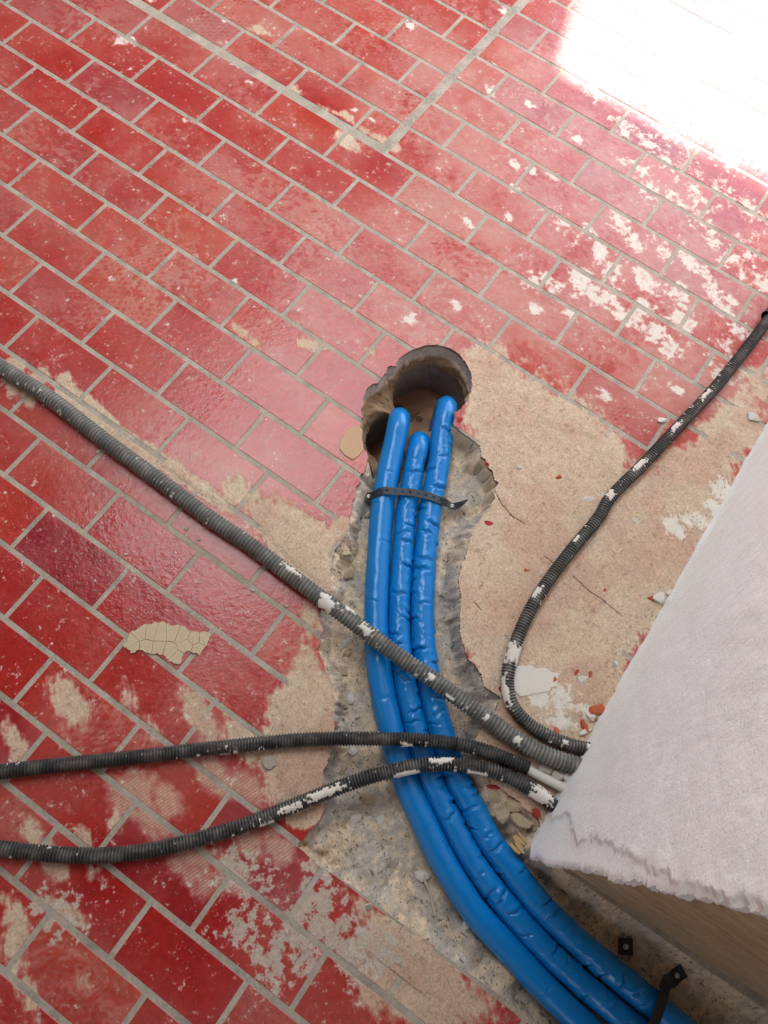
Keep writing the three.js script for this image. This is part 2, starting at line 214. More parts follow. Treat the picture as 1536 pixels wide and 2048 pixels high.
const C0 = [172, 40, 36], C1 = [146, 30, 40], C2 = [184, 62, 46], CF = [206, 172, 158], CD = [213, 198, 168], CP = [232, 226, 212], CG = [196, 187, 170];
const CM = [200, 168, 144];
const cracks = [[[1.0910, -0.1402], [1.1210, -0.1213], [1.1570, -0.1100]], [[1.2493, -0.0775], [1.2715, -0.0756]], [[1.3180, -0.0761], [1.3622, -0.0678], [1.3907, -0.0683], [1.4374, -0.0624]], [[1.1847, 0.0850], [1.2043, 0.0903]], [[1.1478, -0.1113], [1.1829, -0.1129]]];
function crack(x, z) { let m = 1; for (const l of cracks) for (let i = 1; i < l.length; i++) { const a = l[i - 1], b = l[i], dx = b[0] - a[0], dz = b[1] - a[1], t = clamp(((x - a[0]) * dx + (z - a[1]) * dz) / (dx * dx + dz * dz)), d = Math.hypot(x - a[0] - t * dx, z - a[1] - t * dz); if (d < m) m = d; } return sst(0.0014, 0.0003, m + (vn(x * 300, z * 300) - 0.5) * 0.0008); }
function surface(x, z) { // colour (sRGB) and roughness of the tile face at a point
  const row = Math.floor(z / tileW), right = x > 0.4, n = Math.floor(x / tileL - phase(row, right));
  const h1 = hash(n + 40, row + 60), h2 = hash(n + 11, row + 203), c = out.c;
  // fired colour: mottled red, some tiles maroon, some orange
  const mo = fbm(x * 9 + h1 * 9, z * 9 + h2 * 7, 3), mott = fbm(x * 160, z * 160, 2);
  const tm = clamp(sst(0.62, 1, h1) * 0.75 + (mo - 0.5) * 1.1), to = clamp(sst(0.7, 1, h2) * 0.8 + (0.5 - mo) * 0.9);
  for (let k = 0; k < 3; k++) { c[k] = mix(mix(C0[k], C1[k], tm), C2[k], to) * (0.9 + 0.2 * mott); }
  let rough = 0.16 + 0.08 * mott;
  // stamps
  let s4 = 0, s0 = 0, s1 = 0, s2 = 0, s3 = 0, cl = 0; const cell = dirtCell[Math.floor(x / CELL) * 1000 + Math.floor(z / CELL)];
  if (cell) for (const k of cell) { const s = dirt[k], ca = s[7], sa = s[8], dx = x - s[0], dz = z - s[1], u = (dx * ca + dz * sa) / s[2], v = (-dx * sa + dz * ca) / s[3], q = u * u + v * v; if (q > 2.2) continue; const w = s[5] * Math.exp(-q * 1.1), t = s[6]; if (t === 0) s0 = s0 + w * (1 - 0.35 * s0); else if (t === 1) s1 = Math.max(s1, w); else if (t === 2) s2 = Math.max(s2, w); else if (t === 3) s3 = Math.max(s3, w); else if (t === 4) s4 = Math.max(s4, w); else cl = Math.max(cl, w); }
  const f1 = fbm(x * 26, z * 26, 4), f2 = fbm(x * 95 + 7, z * 95, 3), f3 = vn(x * 420, z * 420), f4 = fbm(x * 5 + 50, z * 5 + 20, 2);
  // thin trodden film with painted-in sheen haze, broken by boot treads and scrapes
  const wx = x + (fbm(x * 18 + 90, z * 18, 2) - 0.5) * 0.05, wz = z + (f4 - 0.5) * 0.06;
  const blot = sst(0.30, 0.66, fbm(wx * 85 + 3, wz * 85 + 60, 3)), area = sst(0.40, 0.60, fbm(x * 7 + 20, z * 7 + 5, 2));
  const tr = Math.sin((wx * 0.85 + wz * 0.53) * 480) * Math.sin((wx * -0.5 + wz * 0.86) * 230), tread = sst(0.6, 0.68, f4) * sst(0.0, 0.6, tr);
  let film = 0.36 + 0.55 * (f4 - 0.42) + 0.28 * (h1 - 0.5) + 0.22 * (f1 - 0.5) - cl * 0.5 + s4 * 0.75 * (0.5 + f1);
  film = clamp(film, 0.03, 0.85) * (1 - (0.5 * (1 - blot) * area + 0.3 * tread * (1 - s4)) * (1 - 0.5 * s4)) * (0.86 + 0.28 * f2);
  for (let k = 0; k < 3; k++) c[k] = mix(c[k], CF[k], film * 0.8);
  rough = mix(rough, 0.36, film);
  // specks
  const sp = sst(0.86, 0.93, vn(x * 300 + 31, z * 300)) * sst(0.45, 0.6, f1) * 0.5;
  const fs = fbm((x * 0.7 + z * 0.7) * 40, (x * -0.7 + z * 0.7) * 190, 3);
  let m0 = sst(0.34, 0.72, s0 + (f1 - 0.5) * 0.7 + (f2 - 0.5) * 0.5 + (fs - 0.5) * 0.45), m1 = sst(0.36, 0.74, s1 + (f1 - 0.5) * 0.6 + (f2 - 0.5) * 1.1 + (f3 - 0.5) * 0.25), m2 = sst(0.36, 0.62, s2 + (f2 - 0.5) * 1.5 + (f3 - 0.5) * 0.35);
  const rib = 0.5 + 0.5 * Math.sin((x * 0.93 + z * 0.36) * 2 * Math.PI / 0.0052 + f1 * 4);
  const m3 = sst(0.36, 0.75, s3 + (f1 - 0.5) * 0.8 + (f2 - 0.5) * 0.3) * (0.5 + 0.3 * rib);
  m0 = Math.max(m0 * (0.9 + 0.1 * f3), m3);
  const dk = 0.86 + 0.28 * (0.5 * f2 + 0.5 * f3) - sst(0.8, 0.9, vn(x * 190, z * 190 + 40)) * 0.13;
  const pk = sst(0.45, 0.7, fbm(x * 11 + 70, z * 11 + 8, 3)) * 0.55, cr = m0 > 0.5 ? crack(x, z) : 0;
  for (let k = 0; k < 3; k++) { let v = c[k]; v = mix(v, mix(CD[k], CM[k], pk) * dk * (1 - 0.6 * cr), m0 * 0.95); v = mix(v, CG[k] * dk, m2 * 0.9); v = mix(v, CP[k] * (0.94 + 0.1 * f2), m1 * 0.93); v = mix(v, 222, sp); c[k] = clamp(v, 0, 255); }
  out.r = mix(rough, 0.95, Math.max(m0, m1, m2)); return out;
}
const viewQuad = [[-0.9, -0.55], [0.95, -2.2], [2.2, 0.42], [0.95, 1.35]];
const reach = [[-1.15, -0.55], [0.95, -2.45], [2.45, 0.42], [0.95, 1.6]], dull = { c: [178, 100, 90], r: 0.5 };
function floorMaps(x0, x1, z0, z1, nx, nz) {
  const rd = new Uint8Array((nx >> 1) * (nz >> 1) * 4);
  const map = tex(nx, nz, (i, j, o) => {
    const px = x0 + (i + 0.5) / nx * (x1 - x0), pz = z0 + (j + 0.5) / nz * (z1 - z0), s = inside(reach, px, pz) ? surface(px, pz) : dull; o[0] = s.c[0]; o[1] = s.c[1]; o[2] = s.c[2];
    if (!(i & 1) && !(j & 1)) { const k = ((j >> 1) * (nx >> 1) + (i >> 1)) * 4; rd[k] = rd[k + 1] = rd[k + 2] = s.r * 255; rd[k + 3] = 255; }
  });
  const rm = new THREE.DataTexture(rd, nx >> 1, nz >> 1); rm.magFilter = THREE.LinearFilter; rm.wrapS = rm.wrapT = THREE.RepeatWrapping; rm.needsUpdate = true;
  const b = noiseBump.clone(); b.repeat.set(6, 6); b.channel = 1; b.needsUpdate = true;
  const mat = new THREE.MeshStandardMaterial({ map, roughness: 1, roughnessMap: rm, bumpMap: b, bumpScale: 0.0007 });
  return { x0, x1, z0, z1, mat };
}
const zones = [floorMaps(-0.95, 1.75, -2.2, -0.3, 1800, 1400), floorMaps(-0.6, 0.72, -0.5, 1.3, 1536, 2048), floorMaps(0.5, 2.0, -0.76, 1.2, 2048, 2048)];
function zoneOf(x, z) { return z < -0.4 ? zones[0] : x < 0.61 ? zones[1] : zones[2]; }
const plainTile = std(lin(174, 84, 76), 0.4, (() => { const b = noiseBump.clone(); b.repeat.set(6, 6); b.channel = 1; b.needsUpdate = true; return { bumpMap: b, bumpScale: 0.0011 }; })());

// ---------------------------------------------------------------- floor: grout bed, tiles, trench bed, bored hole
const floor = struct(new THREE.Group(), 'floor', 'red brick-format tile floor with pale joints and a broken-out trench', 'floor');
const RX0 = -2.4, RX1 = 3.3, RZ0 = -2.5, RZ1 = 2.4;
{
  const sh = new THREE.Shape([[RX0, RZ0], [RX1, RZ0], [RX1, RZ1], [RX0, RZ1]].map((p) => new THREE.Vector2(p[0], -p[1])));
  sh.holes.push(new THREE.Path(trench.map((p) => new THREE.Vector2(p[0], -p[1]))));
  const g = new THREE.ExtrudeGeometry(sh, { depth: 0.0084, bevelEnabled: false }); g.rotateX(-Math.PI / 2); g.translate(0, -0.0092, 0);
  part(metresUV(g), M.grout, 'grout', floor, 'pale beige cement grout between the tiles');
  part(metresUV(box(RX0, RX1, -0.75, -0.60, RZ0, RZ1)), M.masonry, 'slab', floor);
}
function tileGeo(x0, x1, z0, z1, y) { // slab with a chamfered top edge, closed
  const c = 0.0012, P = [], N = [], ix = [];
  const quad = (a, b, d, e) => { const k = P.length / 3; for (const q of [a, b, d, e]) P.push(...q); const u = new THREE.Vector3().subVectors(new THREE.Vector3(...b), new THREE.Vector3(...a)), v = new THREE.Vector3().subVectors(new THREE.Vector3(...e), new THREE.Vector3(...a)), n = u.cross(v).normalize(); for (let i = 0; i < 4; i++) N.push(n.x, n.y, n.z); ix.push(k, k + 1, k + 2, k, k + 2, k + 3); };
  const t = [[x0 + c, y, z0 + c], [x0 + c, y, z1 - c], [x1 - c, y, z1 - c], [x1 - c, y, z0 + c]], m = [[x0, y - c, z0], [x0, y - c, z1], [x1, y - c, z1], [x1, y - c, z0]], b = m.map((q) => [q[0], -TH, q[2]]);
  quad(t[0], t[1], t[2], t[3]); quad(b[3], b[2], b[1], b[0]);
  for (let i = 0; i < 4; i++) { const j = (i + 1) % 4; quad(t[i], m[i], m[j], t[j]); quad(m[i], b[i], b[j], m[j]); }
  const g = new THREE.BufferGeometry(); g.setAttribute('position', new THREE.Float32BufferAttribute(P, 3)); g.setAttribute('normal', new THREE.Float32BufferAttribute(N, 3)); g.setIndex(ix);
  return g;
}
function tileUV(g, zn) { const p = g.attributes.position, a = new Float32Array(p.count * 2), b = new Float32Array(p.count * 2); for (let i = 0; i < p.count; i++) { a[2 * i] = (p.getX(i) - zn.x0) / (zn.x1 - zn.x0); a[2 * i + 1] = (p.getZ(i) - zn.z0) / (zn.z1 - zn.z0); b[2 * i] = p.getX(i); b[2 * i + 1] = p.getZ(i); } g.setAttribute('uv', new THREE.BufferAttribute(a, 2)); g.setAttribute('uv1', new THREE.BufferAttribute(b, 2)); return g; }
const tb = trench.reduce((a, p) => [Math.min(a[0], p[0]), Math.max(a[1], p[0]), Math.min(a[2], p[1]), Math.max(a[3], p[1])], [9, -9, 9, -9]);
const evaluator = new Evaluator(); evaluator.attributes = ['position', 'normal', 'uv', 'uv1']; evaluator.useGroups = true;
let cutter;
{
  const sh = new THREE.Shape(trench.map((p) => new THREE.Vector2(p[0], -p[1])));
  const g = new THREE.ExtrudeGeometry(sh, { depth: 0.06, bevelEnabled: false }); g.rotateX(-Math.PI / 2); g.translate(0, -0.03, 0); g.clearGroups(); metresUV(g); g.setAttribute('uv1', g.attributes.uv.clone());
  cutter = new Brush(g, M.clay); cutter.updateMatrixWorld();
}
let tileCount = 0; const restTiles = [];
function addTile(x0, x1, z0, z1, row, n) {
  if (x1 - x0 < 0.012 || z1 - z0 < 0.012) return;
  const cx = (x0 + x1) / 2, cz = (z0 + z1) / 2, y = (hash(n + 5, row + 77) - 0.5) * 0.0006;
  const seen = inside(viewQuad, cx, cz), zn = zoneOf(cx, cz); let g = tileGeo(x0, x1, z0, z1, y);
  tileUV(g, zn);
  if (!seen) { restTiles.push(g); return; }
  let hit = !(x1 < tb[0] || x0 > tb[1] || z1 < tb[2] || z0 > tb[3]), mat = zn.mat;
  if (hit) {
    const touch = trench.some((p) => p[0] > x0 && p[0] < x1 && p[1] > z0 && p[1] < z1);
    if (!touch) { if (inside(trench, cx, cz)) return; hit = false; }
  }
  if (hit) {
    const b = new Brush(g, zn.mat); b.updateMatrixWorld();
    const r = evaluator.evaluate(b, cutter, SUBTRACTION);
    if (!r.geometry.attributes.position.count) return;
    g = r.geometry; mat = r.material;
  }
  part(g, mat, 'tile', floor); tileCount++;
}
for (let row = -24; row <= 22; row++) {
  for (const right of row <= -8 ? [false, true] : [false]) {
    let z0 = row * tileW + jointZ / 2, z1 = (row + 1) * tileW - jointZ / 2;
    if (row === -7) z0 = (row * tileW) + 0.006; if (row === -8 && !right) z1 -= 0.014;
    if (z1 < RZ0 || z0 > RZ1) continue;
    const lo = right ? 0.4115 : RX0, hi = row <= -8 && !right ? 0.3895 : (z0 > 0.4 ? RX1 : 1.502);
    const ph = phase(row, right);
    for (let n = Math.floor(lo / tileL - ph) - 1; n <= hi / tileL - ph + 1; n++) {
      const x0 = Math.max(lo, (n + ph) * tileL + jointX / 2), x1 = Math.min(hi, (n + 1 + ph) * tileL - jointX / 2);
      addTile(x0, x1, Math.max(z0, RZ0), Math.min(z1, RZ1), row, n);
    }
  }
}
{ const m = part(mergeGeometries(restTiles), plainTile, 'tile_field', floor, 'red floor tiles further off in the room'); m.userData.kind = 'stuff'; }

{ // loose dust and mortar lying thick enough to fill the joints
  const step = 0.004, x0 = 0.0, z0 = -0.75, nx = 376, nz = 360, P = [], U = [], ix = [], id = new Int32Array((nx + 1) * (nz + 1)).fill(-1), zn = zones[2];
  const h = (x, z) => {
    let s = 0; const cell = dirtCell[Math.floor(x / CELL) * 1000 + Math.floor(z / CELL)]; if (!cell) return -1;
    for (const k of cell) { const d = dirt[k]; if (d[6] !== 0) continue; const ca = Math.cos(d[4]), sa = Math.sin(d[4]), dx = x - d[0], dz = z - d[1], u = (dx * ca + dz * sa) / d[2], v = (-dx * sa + dz * ca) / d[3], q = u * u + v * v; if (q < 2.2) s += d[5] * Math.exp(-q * 1.1) * (1 - 0.35 * s); }
    return Math.min(0.0016, (s + (fbm(x * 26, z * 26, 4) - 0.5) * 0.8 + (fbm(x * 95 + 7, z * 95, 3) - 0.5) * 0.5 - 0.98) * 0.0045) + (fbm(x * 60, z * 60, 3) - 0.5) * 0.0012;
  };
  for (let j = 0; j <= nz; j++) for (let i = 0; i <= nx; i++) { const x = x0 + i * step, z = z0 + j * step, y = h(x, z); if (y < -0.0022 || x > 1.502 || x < 0.02) continue; if (inside(trench, x, z) && edgeDist(trench, x, z) > 0.003) continue; if (x < 0.52) continue; id[j * (nx + 1) + i] = P.length / 3; P.push(x, y, z); U.push((x - zn.x0) / (zn.x1 - zn.x0), (z - zn.z0) / (zn.z1 - zn.z0)); }
  for (let j = 0; j < nz; j++) for (let i = 0; i < nx; i++) { const k = j * (nx + 1) + i, a = id[k], b = id[k + 1], c = id[k + nx + 1], d = id[k + nx + 2]; if (a >= 0 && b >= 0 && c >= 0 && d >= 0) ix.push(a, c, b, b, c, d); }
  const g = new THREE.BufferGeometry(); g.setAttribute('position', new THREE.Float32BufferAttribute(P, 3)); g.setAttribute('uv', new THREE.Float32BufferAttribute(U, 2)); g.setIndex(ix); g.computeVertexNormals();
  const m = part(g, new THREE.MeshStandardMaterial({ map: zn.mat.map, roughness: 0.96, ...bumpRep(60, 0.0012) }), 'dust_layer', floor, 'beige mortar dust lying thick over tiles and joints'); m.userData.kind = 'stuff';
}
{ // trench bed
  const step = 0.003, nx = Math.ceil((tb[1] - tb[0] + 0.04) / step), nz = Math.ceil((tb[3] - tb[2] + 0.04) / step), x0 = tb[0] - 0.02, z0 = tb[2] - 0.02;
  const rim = boreRim, H = new Float32Array((nx + 1) * (nz + 1)), ok = new Uint8Array((nx + 1) * (nz + 1));
  for (let j = 0; j <= nz; j++) for (let i = 0; i <= nx; i++) {
    const x = x0 + i * step, z = z0 + j * step, k = j * (nx + 1) + i; if (x > 2.55) continue;
    const ins = inside(trench, x, z), d = edgeDist(trench, x, z); if (!ins && d > 0.014) continue;
    if (inside(rim, x, z)) continue;
    ok[k] = 1; H[k] = ins ? bedDepth(x, z, d) : -0.0096;
  }
  const P = [], U = [], ix = [], id = new Int32Array(H.length).fill(-1), B = [0.7, 2.1, -0.18, 0.72];
  const map = tex(1280, 900, (i, j, o) => { // grey old concrete with beige mortar and sand lying on it
    const x = B[0] + (i + 0.5) / 1280 * (B[1] - B[0]), z = B[2] + (j + 0.5) / 900 * (B[3] - B[2]), f = fbm(x * 22 + 4, z * 22, 4), g2 = fbm(x * 120, z * 120 + 8, 3), f3 = vn(x * 600, z * 600);
    const sp = vn(x * 260 + 9, z * 260), dk = (0.8 + 0.3 * g2 + 0.12 * f3) * (sp > 0.84 ? mix(1, 0.66, sst(0.84, 0.9, sp)) : 1), q = sst(0.36, 0.6, f + (g2 - 0.5) * 0.3);
    o[0] = clamp(mix(194, 216, q) * dk, 0, 255); o[1] = clamp(mix(184, 196, q) * dk, 0, 255); o[2] = clamp(mix(170, 168, q) * dk, 0, 255);
  });
  const vert = (i, j) => { const k = j * (nx + 1) + i; if (id[k] < 0) { id[k] = P.length / 3; const x = x0 + i * step, z = z0 + j * step; P.push(x, H[k], z); U.push((x - B[0]) / (B[1] - B[0]), (z - B[2]) / (B[3] - B[2])); } return id[k]; };
  for (let j = 0; j < nz; j++) for (let i = 0; i < nx; i++) { const k = j * (nx + 1) + i; if (ok[k] && ok[k + 1] && ok[k + nx + 1] && ok[k + nx + 2]) { const a = vert(i, j), b = vert(i + 1, j), c = vert(i, j + 1), d = vert(i + 1, j + 1); ix.push(a, c, b, b, c, d); } }
  const g = new THREE.BufferGeometry(); g.setAttribute('position', new THREE.Float32BufferAttribute(P, 3)); g.setAttribute('uv', new THREE.Float32BufferAttribute(U, 2)); g.setIndex(ix); g.computeVertexNormals();
  part(g, new THREE.MeshStandardMaterial({ map, roughness: 0.96, ...bumpRep(36, 0.0016) }), 'trench_bed', floor, 'rough grey concrete and beige mortar in the trench');
}
{ // bored hole: screed lip, rough brown slab, deeper bore
  const N = 240, rim = [], deep = [];
  const c2 = [[0.8456, -0.1400]][0];
  for (let k = 0; k <= N; k++) {
    const th = k / N * 2 * Math.PI; rim.push(rayPoly(boreRim, th));
    let m = 0; for (const [c, r] of [[[0.850, -0.2785], 0.083], [c2, 0.062]]) { const ax = c[0] - boreC[0], az = c[1] - boreC[1], b = ax * Math.cos(th) + az * Math.sin(th), q = b * b - ax * ax - az * az + r * r; if (q > 0) m = Math.max(m, b + Math.sqrt(q)); }
    deep.push(m);
  }
  const lay = []; for (let j = 0; j <= 46; j++) lay.push(j);
  const ys = (j, top) => j < 6 ? mix(top, Math.min(-0.042, top - 0.004), j / 5) : j < 14 ? mix(Math.min(-0.044, top - 0.006), -0.082, (j - 6) / 7) : mix(-0.084, -0.6, Math.pow((j - 14) / 32, 1.4));
  const C = []; const cs = [lin(214, 200, 180), lin(170, 140, 106), lin(160, 142, 124)];
  const g = grid(N, 46, (k, j) => {
    const th = (k % N) / N * 2 * Math.PI, ct = Math.cos(th), st = Math.sin(th), r0 = rim[k % N], rd = Math.min(r0 + 0.002, deep[k % N]);
    const ox = boreC[0] + ct * (r0 + 0.006), oz = boreC[1] + st * (r0 + 0.006), top = inside(trench, ox, oz) ? bedDepth(ox, oz, edgeDist(trench, ox, oz)) + 0.001 : -0.0005;
    const y = ys(j, top); let r = r0 + 0.0015, col = 0;
    if (j >= 6) { r = mix(r0, rd, j < 14 ? (j - 6) / 8 : 1) + (j < 14 ? (fbm(th * 9, j * 0.6, 3) - 0.5) * 0.016 - 0.004 : (fbm(th * 5, y * 20, 3) - 0.5) * 0.006); col = j < 14 ? 1 : 2; }
    const f = (0.72 + 0.56 * fbm(th * 12, y * 90, 3)) * (vn(th * 40, y * 300) > 0.8 ? 0.6 : 1), c = cs[col]; C.push(c.r * f, c.g * f, c.b * f);
    return [boreC[0] + ct * r, y, boreC[1] + st * r];
  });
  g.setAttribute('color', new THREE.Float32BufferAttribute(C, 3)); const uv = []; for (let j = 0; j <= 46; j++) for (let k = 0; k <= N; k++) uv.push(k / N * 0.6, j / 46 * 0.6); g.setAttribute('uv', new THREE.Float32BufferAttribute(uv, 2)); g.computeVertexNormals();
  part(g, M.bore, 'bore_wall', floor, 'bored hole with grey screed lip and rough brown slab');
  const bt = grid(40, 40, (i, j) => { const x = 0.70 + i * 0.0075, z = -0.40 + j * 0.0085; return [x, -0.22 + 0.05 * fbm(x * 30, z * 30, 3), z]; }); bt.computeVertexNormals(); metresUV(bt);
  part(bt, std(lin(178, 138, 108), 1, bumpRep(14, 0.003)), 'bore_rubble', floor, 'brown rubble at the bottom of the hole');
}

// ---------------------------------------------------------------- walls, ceiling, openings
const WX = 1.505;
const wallRight = struct(new THREE.Group(), 'wall_right', 'white plastered wall ending in a bare beige reveal at the doorway', 'wall');
{
  // bare masonry core; its end face is the doorway reveal, slightly out of square and uneven
  const g = grid(150, 90, (i, j) => { const x = WX + 0.004 + i * 0.012, y = -0.09 + j * 0.029, r = (fbm(x * 14, y * 30, 4) - 0.5) * 0.012 + (fbm(x * 60, y * 120, 2) - 0.5) * 0.003; return [x, y, 0.396 - (x - WX) * 0.048 + r * (i ? 1 : 0.3)]; });
  g.setIndex([...g.index.array].reverse()); g.computeVertexNormals();
  { const p = g.attributes.position, uv = []; for (let i = 0; i < p.count; i++) uv.push(p.getX(i) * 0.6, p.getY(i) * 1.6); g.setAttribute('uv', new THREE.Float32BufferAttribute(uv, 2)); }
  part(g, M.masonry, 'reveal', wallRight, 'bare beige rendered doorway reveal');
  part(metresUV(box(WX + 0.003, RX1, -0.6, 2.52, RZ0 - 0.3, 0.3)), M.masonry, 'core', wallRight);
  // plaster coat with torn edge and a second skim coat
  const edge = [[-0.035, 0.385], [-0.01, 0.395], [0.027, 0.417], [0.06, 0.412], [0.131, 0.418], [0.198, 0.416], [0.298, 0.411], [0.38, 0.410], [0.432, 0.415], [0.489, 0.408], [0.58, 0.409], [0.634, 0.409], [0.674, 0.406], [0.721, 0.407], [0.9, 0.406], [2.6, 0.405]];
  const skim = [[-0.05, 0.335], [0.06, 0.342], [0.12, 0.332], [0.176, 0.356], [0.241, 0.374], [0.28, 0.368], [0.316, 0.365], [0.376, 0.374], [0.452, 0.379], [0.511, 0.390], [0.6, 0.398], [0.75, 0.402], [2.6, 0.402]];
  const lerpT = (T, y) => { for (let i = 1; i < T.length; i++) if (y <= T[i][0]) return mix(T[i - 1][1], T[i][1], (y - T[i - 1][0]) / (T[i][0] - T[i - 1][0])); return T[T.length - 1][1]; };
  const nz = 300, ny = 300, za = -0.72;
  const yTop = 1.02, face = (i, j) => {
    const ye = Math.pow(j / ny, 1.0) * (yTop + 0.035) - 0.035;
    const e = lerpT(edge, ye) + (fbm(ye * 160, 3.3, 3) - 0.5) * 0.011;
    const z = mix(za, e, 1 - Math.pow(1 - i / nz, 1.25));
    const bot = z > 0.36 ? -0.035 : -0.002 + (fbm(z * 50, 7.7, 3) - 0.5) * 0.004;
    const y = Math.max(ye, bot);
    const sk = lerpT(skim, y) + (fbm(y * 75, 9.1, 3) - 0.5) * 0.02;
    let t = 0.0045 + 0.0035 * sst(sk + 0.0022, sk - 0.0022, z) * (0.75 + 0.5 * fbm(y * 30, z * 30, 2)) + (fbm(z * 9, y * 9, 3) - 0.5) * 0.005 * (y > 0.02 ? 1 : 0.6);
    t += (fbm(z * 90, y * 90, 2) - 0.5) * mix(0.0006, 0.0016, sst(0.15, 0.45, y));
    t += 0.006 * sst(0.02, 0, y) * (fbm(z * 35, 2.2, 3)); // feathered foot
    t *= mix(1, sst(0, 0.012, e - z + 0.004), 0.7);
    return [WX - t + 0.002, y, z];
  };
  const pg = grid(nz + 4, ny, (i, j) => { if (i <= nz) return face(i, j); const q = face(nz, j), k = i - nz; return [q[0] + (WX + 0.012 - q[0]) * k / 4, q[1], q[2] - 0.001 * k + (fbm(q[1] * 200, k * 3.1, 2) - 0.5) * 0.005]; });
  pg.setIndex([...pg.index.array]); pg.computeVertexNormals(); { const p = pg.attributes.position, uv = []; for (let i = 0; i < p.count; i++) uv.push(p.getZ(i), p.getY(i)); pg.setAttribute('uv', new THREE.Float32BufferAttribute(uv, 2)); }
  part(pg, M.plaster, 'plaster_coat', wallRight, 'white plaster coat with a torn lower edge');
  part(mergeGeometries([metresUV(box(WX - 0.003, WX + 0.02, 1.02, 2.52, za, 0.405)), metresUV(box(WX - 0.003, WX + 0.02, -0.002, 2.52, RZ0, za))]), M.plaster, 'upper_plaster', wallRight);
}
struct(new THREE.Mesh(mergeGeometries([box(RX0 - 0.3, 0.08, -0.6, 2.52, RZ0 - 0.3, RZ0), box(1.45, RX1, -0.6, 2.52, RZ0 - 0.3, RZ0), box(0.08, 1.45, 2.15, 2.52, RZ0 - 0.3, RZ0), box(0.08, 1.45, -0.6, -0.002, RZ0 - 0.3, RZ0)]), M.wallPaint), 'wall_back', 'bare rendered wall with the garden door, outside the picture', 'wall');
struct(new THREE.Mesh(box(RX0 - 0.3, RX0, -0.6, 2.52, RZ0, RZ1), M.wallPaint), 'wall_left', 'bare rendered wall on the left, outside the picture', 'wall');
struct(new THREE.Mesh(mergeGeometries([box(RX0 - 0.3, 2.4, -0.6, 2.52, RZ1, RZ1 + 0.3), box(3.0, RX1 + 0.3, -0.6, 2.52, RZ1, RZ1 + 0.3), box(2.4, 3.0, -0.6, 1.1, RZ1, RZ1 + 0.3), box(2.4, 3.0, 2.0, 2.52, RZ1, RZ1 + 0.3)]), M.plaster), 'wall_front', 'white plastered wall behind the camera, with an added opening to light the reveal', 'wall');  // small opening added out of view, only to brighten the doorway reveal
struct(new THREE.Mesh(box(RX1, RX1 + 0.3, -0.6, 2.52, 0.3, RZ1), M.plaster), 'wall_end', 'white plastered wall closing the passage', 'wall');
const SK = [-0.8, 0.5, -2.2, 0.22]; // roof window opening x0 x1 z0 z1
struct(new THREE.Mesh(mergeGeometries([box(RX0 - 0.3, SK[0], 2.5, 2.75, RZ0 - 0.3, RZ1 + 0.3), box(SK[1], RX1 + 0.3, 2.5, 2.75, RZ0 - 0.3, RZ1 + 0.3), box(SK[0], SK[1], 2.5, 2.75, RZ0 - 0.3, SK[2]), box(SK[0], SK[1], 2.5, 2.75, SK[3], RZ1 + 0.3)]), M.ceiling), 'ceiling', 'grey-brown bare ceiling with a roof light, outside the picture', 'ceiling');
function windowUnit(name, label, x0, x1, a0, a1, flat) { // frame of four bars and a pane
  const g = struct(new THREE.Group(), name, label, 'window'), f = 0.06;
  const bar = (u0, u1, v0, v1) => flat ? box(u0, u1, 2.66, 2.72, v0, v1) : box(u0, u1, v0, v1, RZ0 - 0.2, RZ0 - 0.14);
  for (const r of [[x0, x0 + f, a0, a1], [x1 - f, x1, a0, a1], [x0 + f, x1 - f, a0, a0 + f], [x0 + f, x1 - f, a1 - f, a1]]) part(bar(...r), M.frame, 'frame_bar', g);
  if (!flat) part(bar((x0 + x1) / 2 - 0.04, (x0 + x1) / 2 + 0.04, a0 + f, a1 - f), M.frame, 'mullion', g);
  const p = new THREE.PlaneGeometry(x1 - x0 - 2 * f, a1 - a0 - 2 * f); if (flat) { p.rotateX(Math.PI / 2); p.translate((x0 + x1) / 2, 2.69, (a0 + a1) / 2); } else p.translate((x0 + x1) / 2, (a0 + a1) / 2, RZ0 - 0.17);
  part(p, flat ? M.opal : M.glass, 'pane', g);
}
windowUnit('window_1', 'milky roof light in the ceiling, outside the picture', SK[0], SK[1], SK[2], SK[3], true);
struct(new THREE.Mesh(box(-14, 14, -0.35, -0.15, -16, RZ0 - 0.3), M.ground), 'ground', 'pale paved ground outside the garden door', 'ground');

// ---------------------------------------------------------------- swept tubes
function sweep(pts, step) { // arc-length samples with transported frames: normal starts upwards
  const c = new THREE.CatmullRomCurve3(pts.map((p) => new THREE.Vector3(...p)), false, 'centripetal'); c.arcLengthDivisions = 800;
  const len = c.getLength(), n = Math.round(len / step), F = []; let up = new THREE.Vector3(0, 1, 0);
  for (let i = 0; i <= n; i++) { const p = c.getPointAt(i / n), t = c.getTangentAt(i / n); up = up.clone().addScaledVector(t, -up.dot(t)).normalize(); F.push({ p, n: up, b: new THREE.Vector3().crossVectors(t, up), t }); }
  return { F, len, n };
}
function tube(sw, seg, radius, u0 = 0) {
  const g = grid(seg, sw.n, (k, i) => { const a = k / seg * 2 * Math.PI, f = sw.F[i], r = radius(i / sw.n * sw.len, k === seg ? 0 : a, i), ca = Math.cos(a) * r, sa = Math.sin(a) * r; return [f.p.x + f.n.x * ca + f.b.x * sa, f.p.y + f.n.y * ca + f.b.y * sa, f.p.z + f.n.z * ca + f.b.z * sa]; });
  smoothSeam(g, seg, sw.n); return g;
}
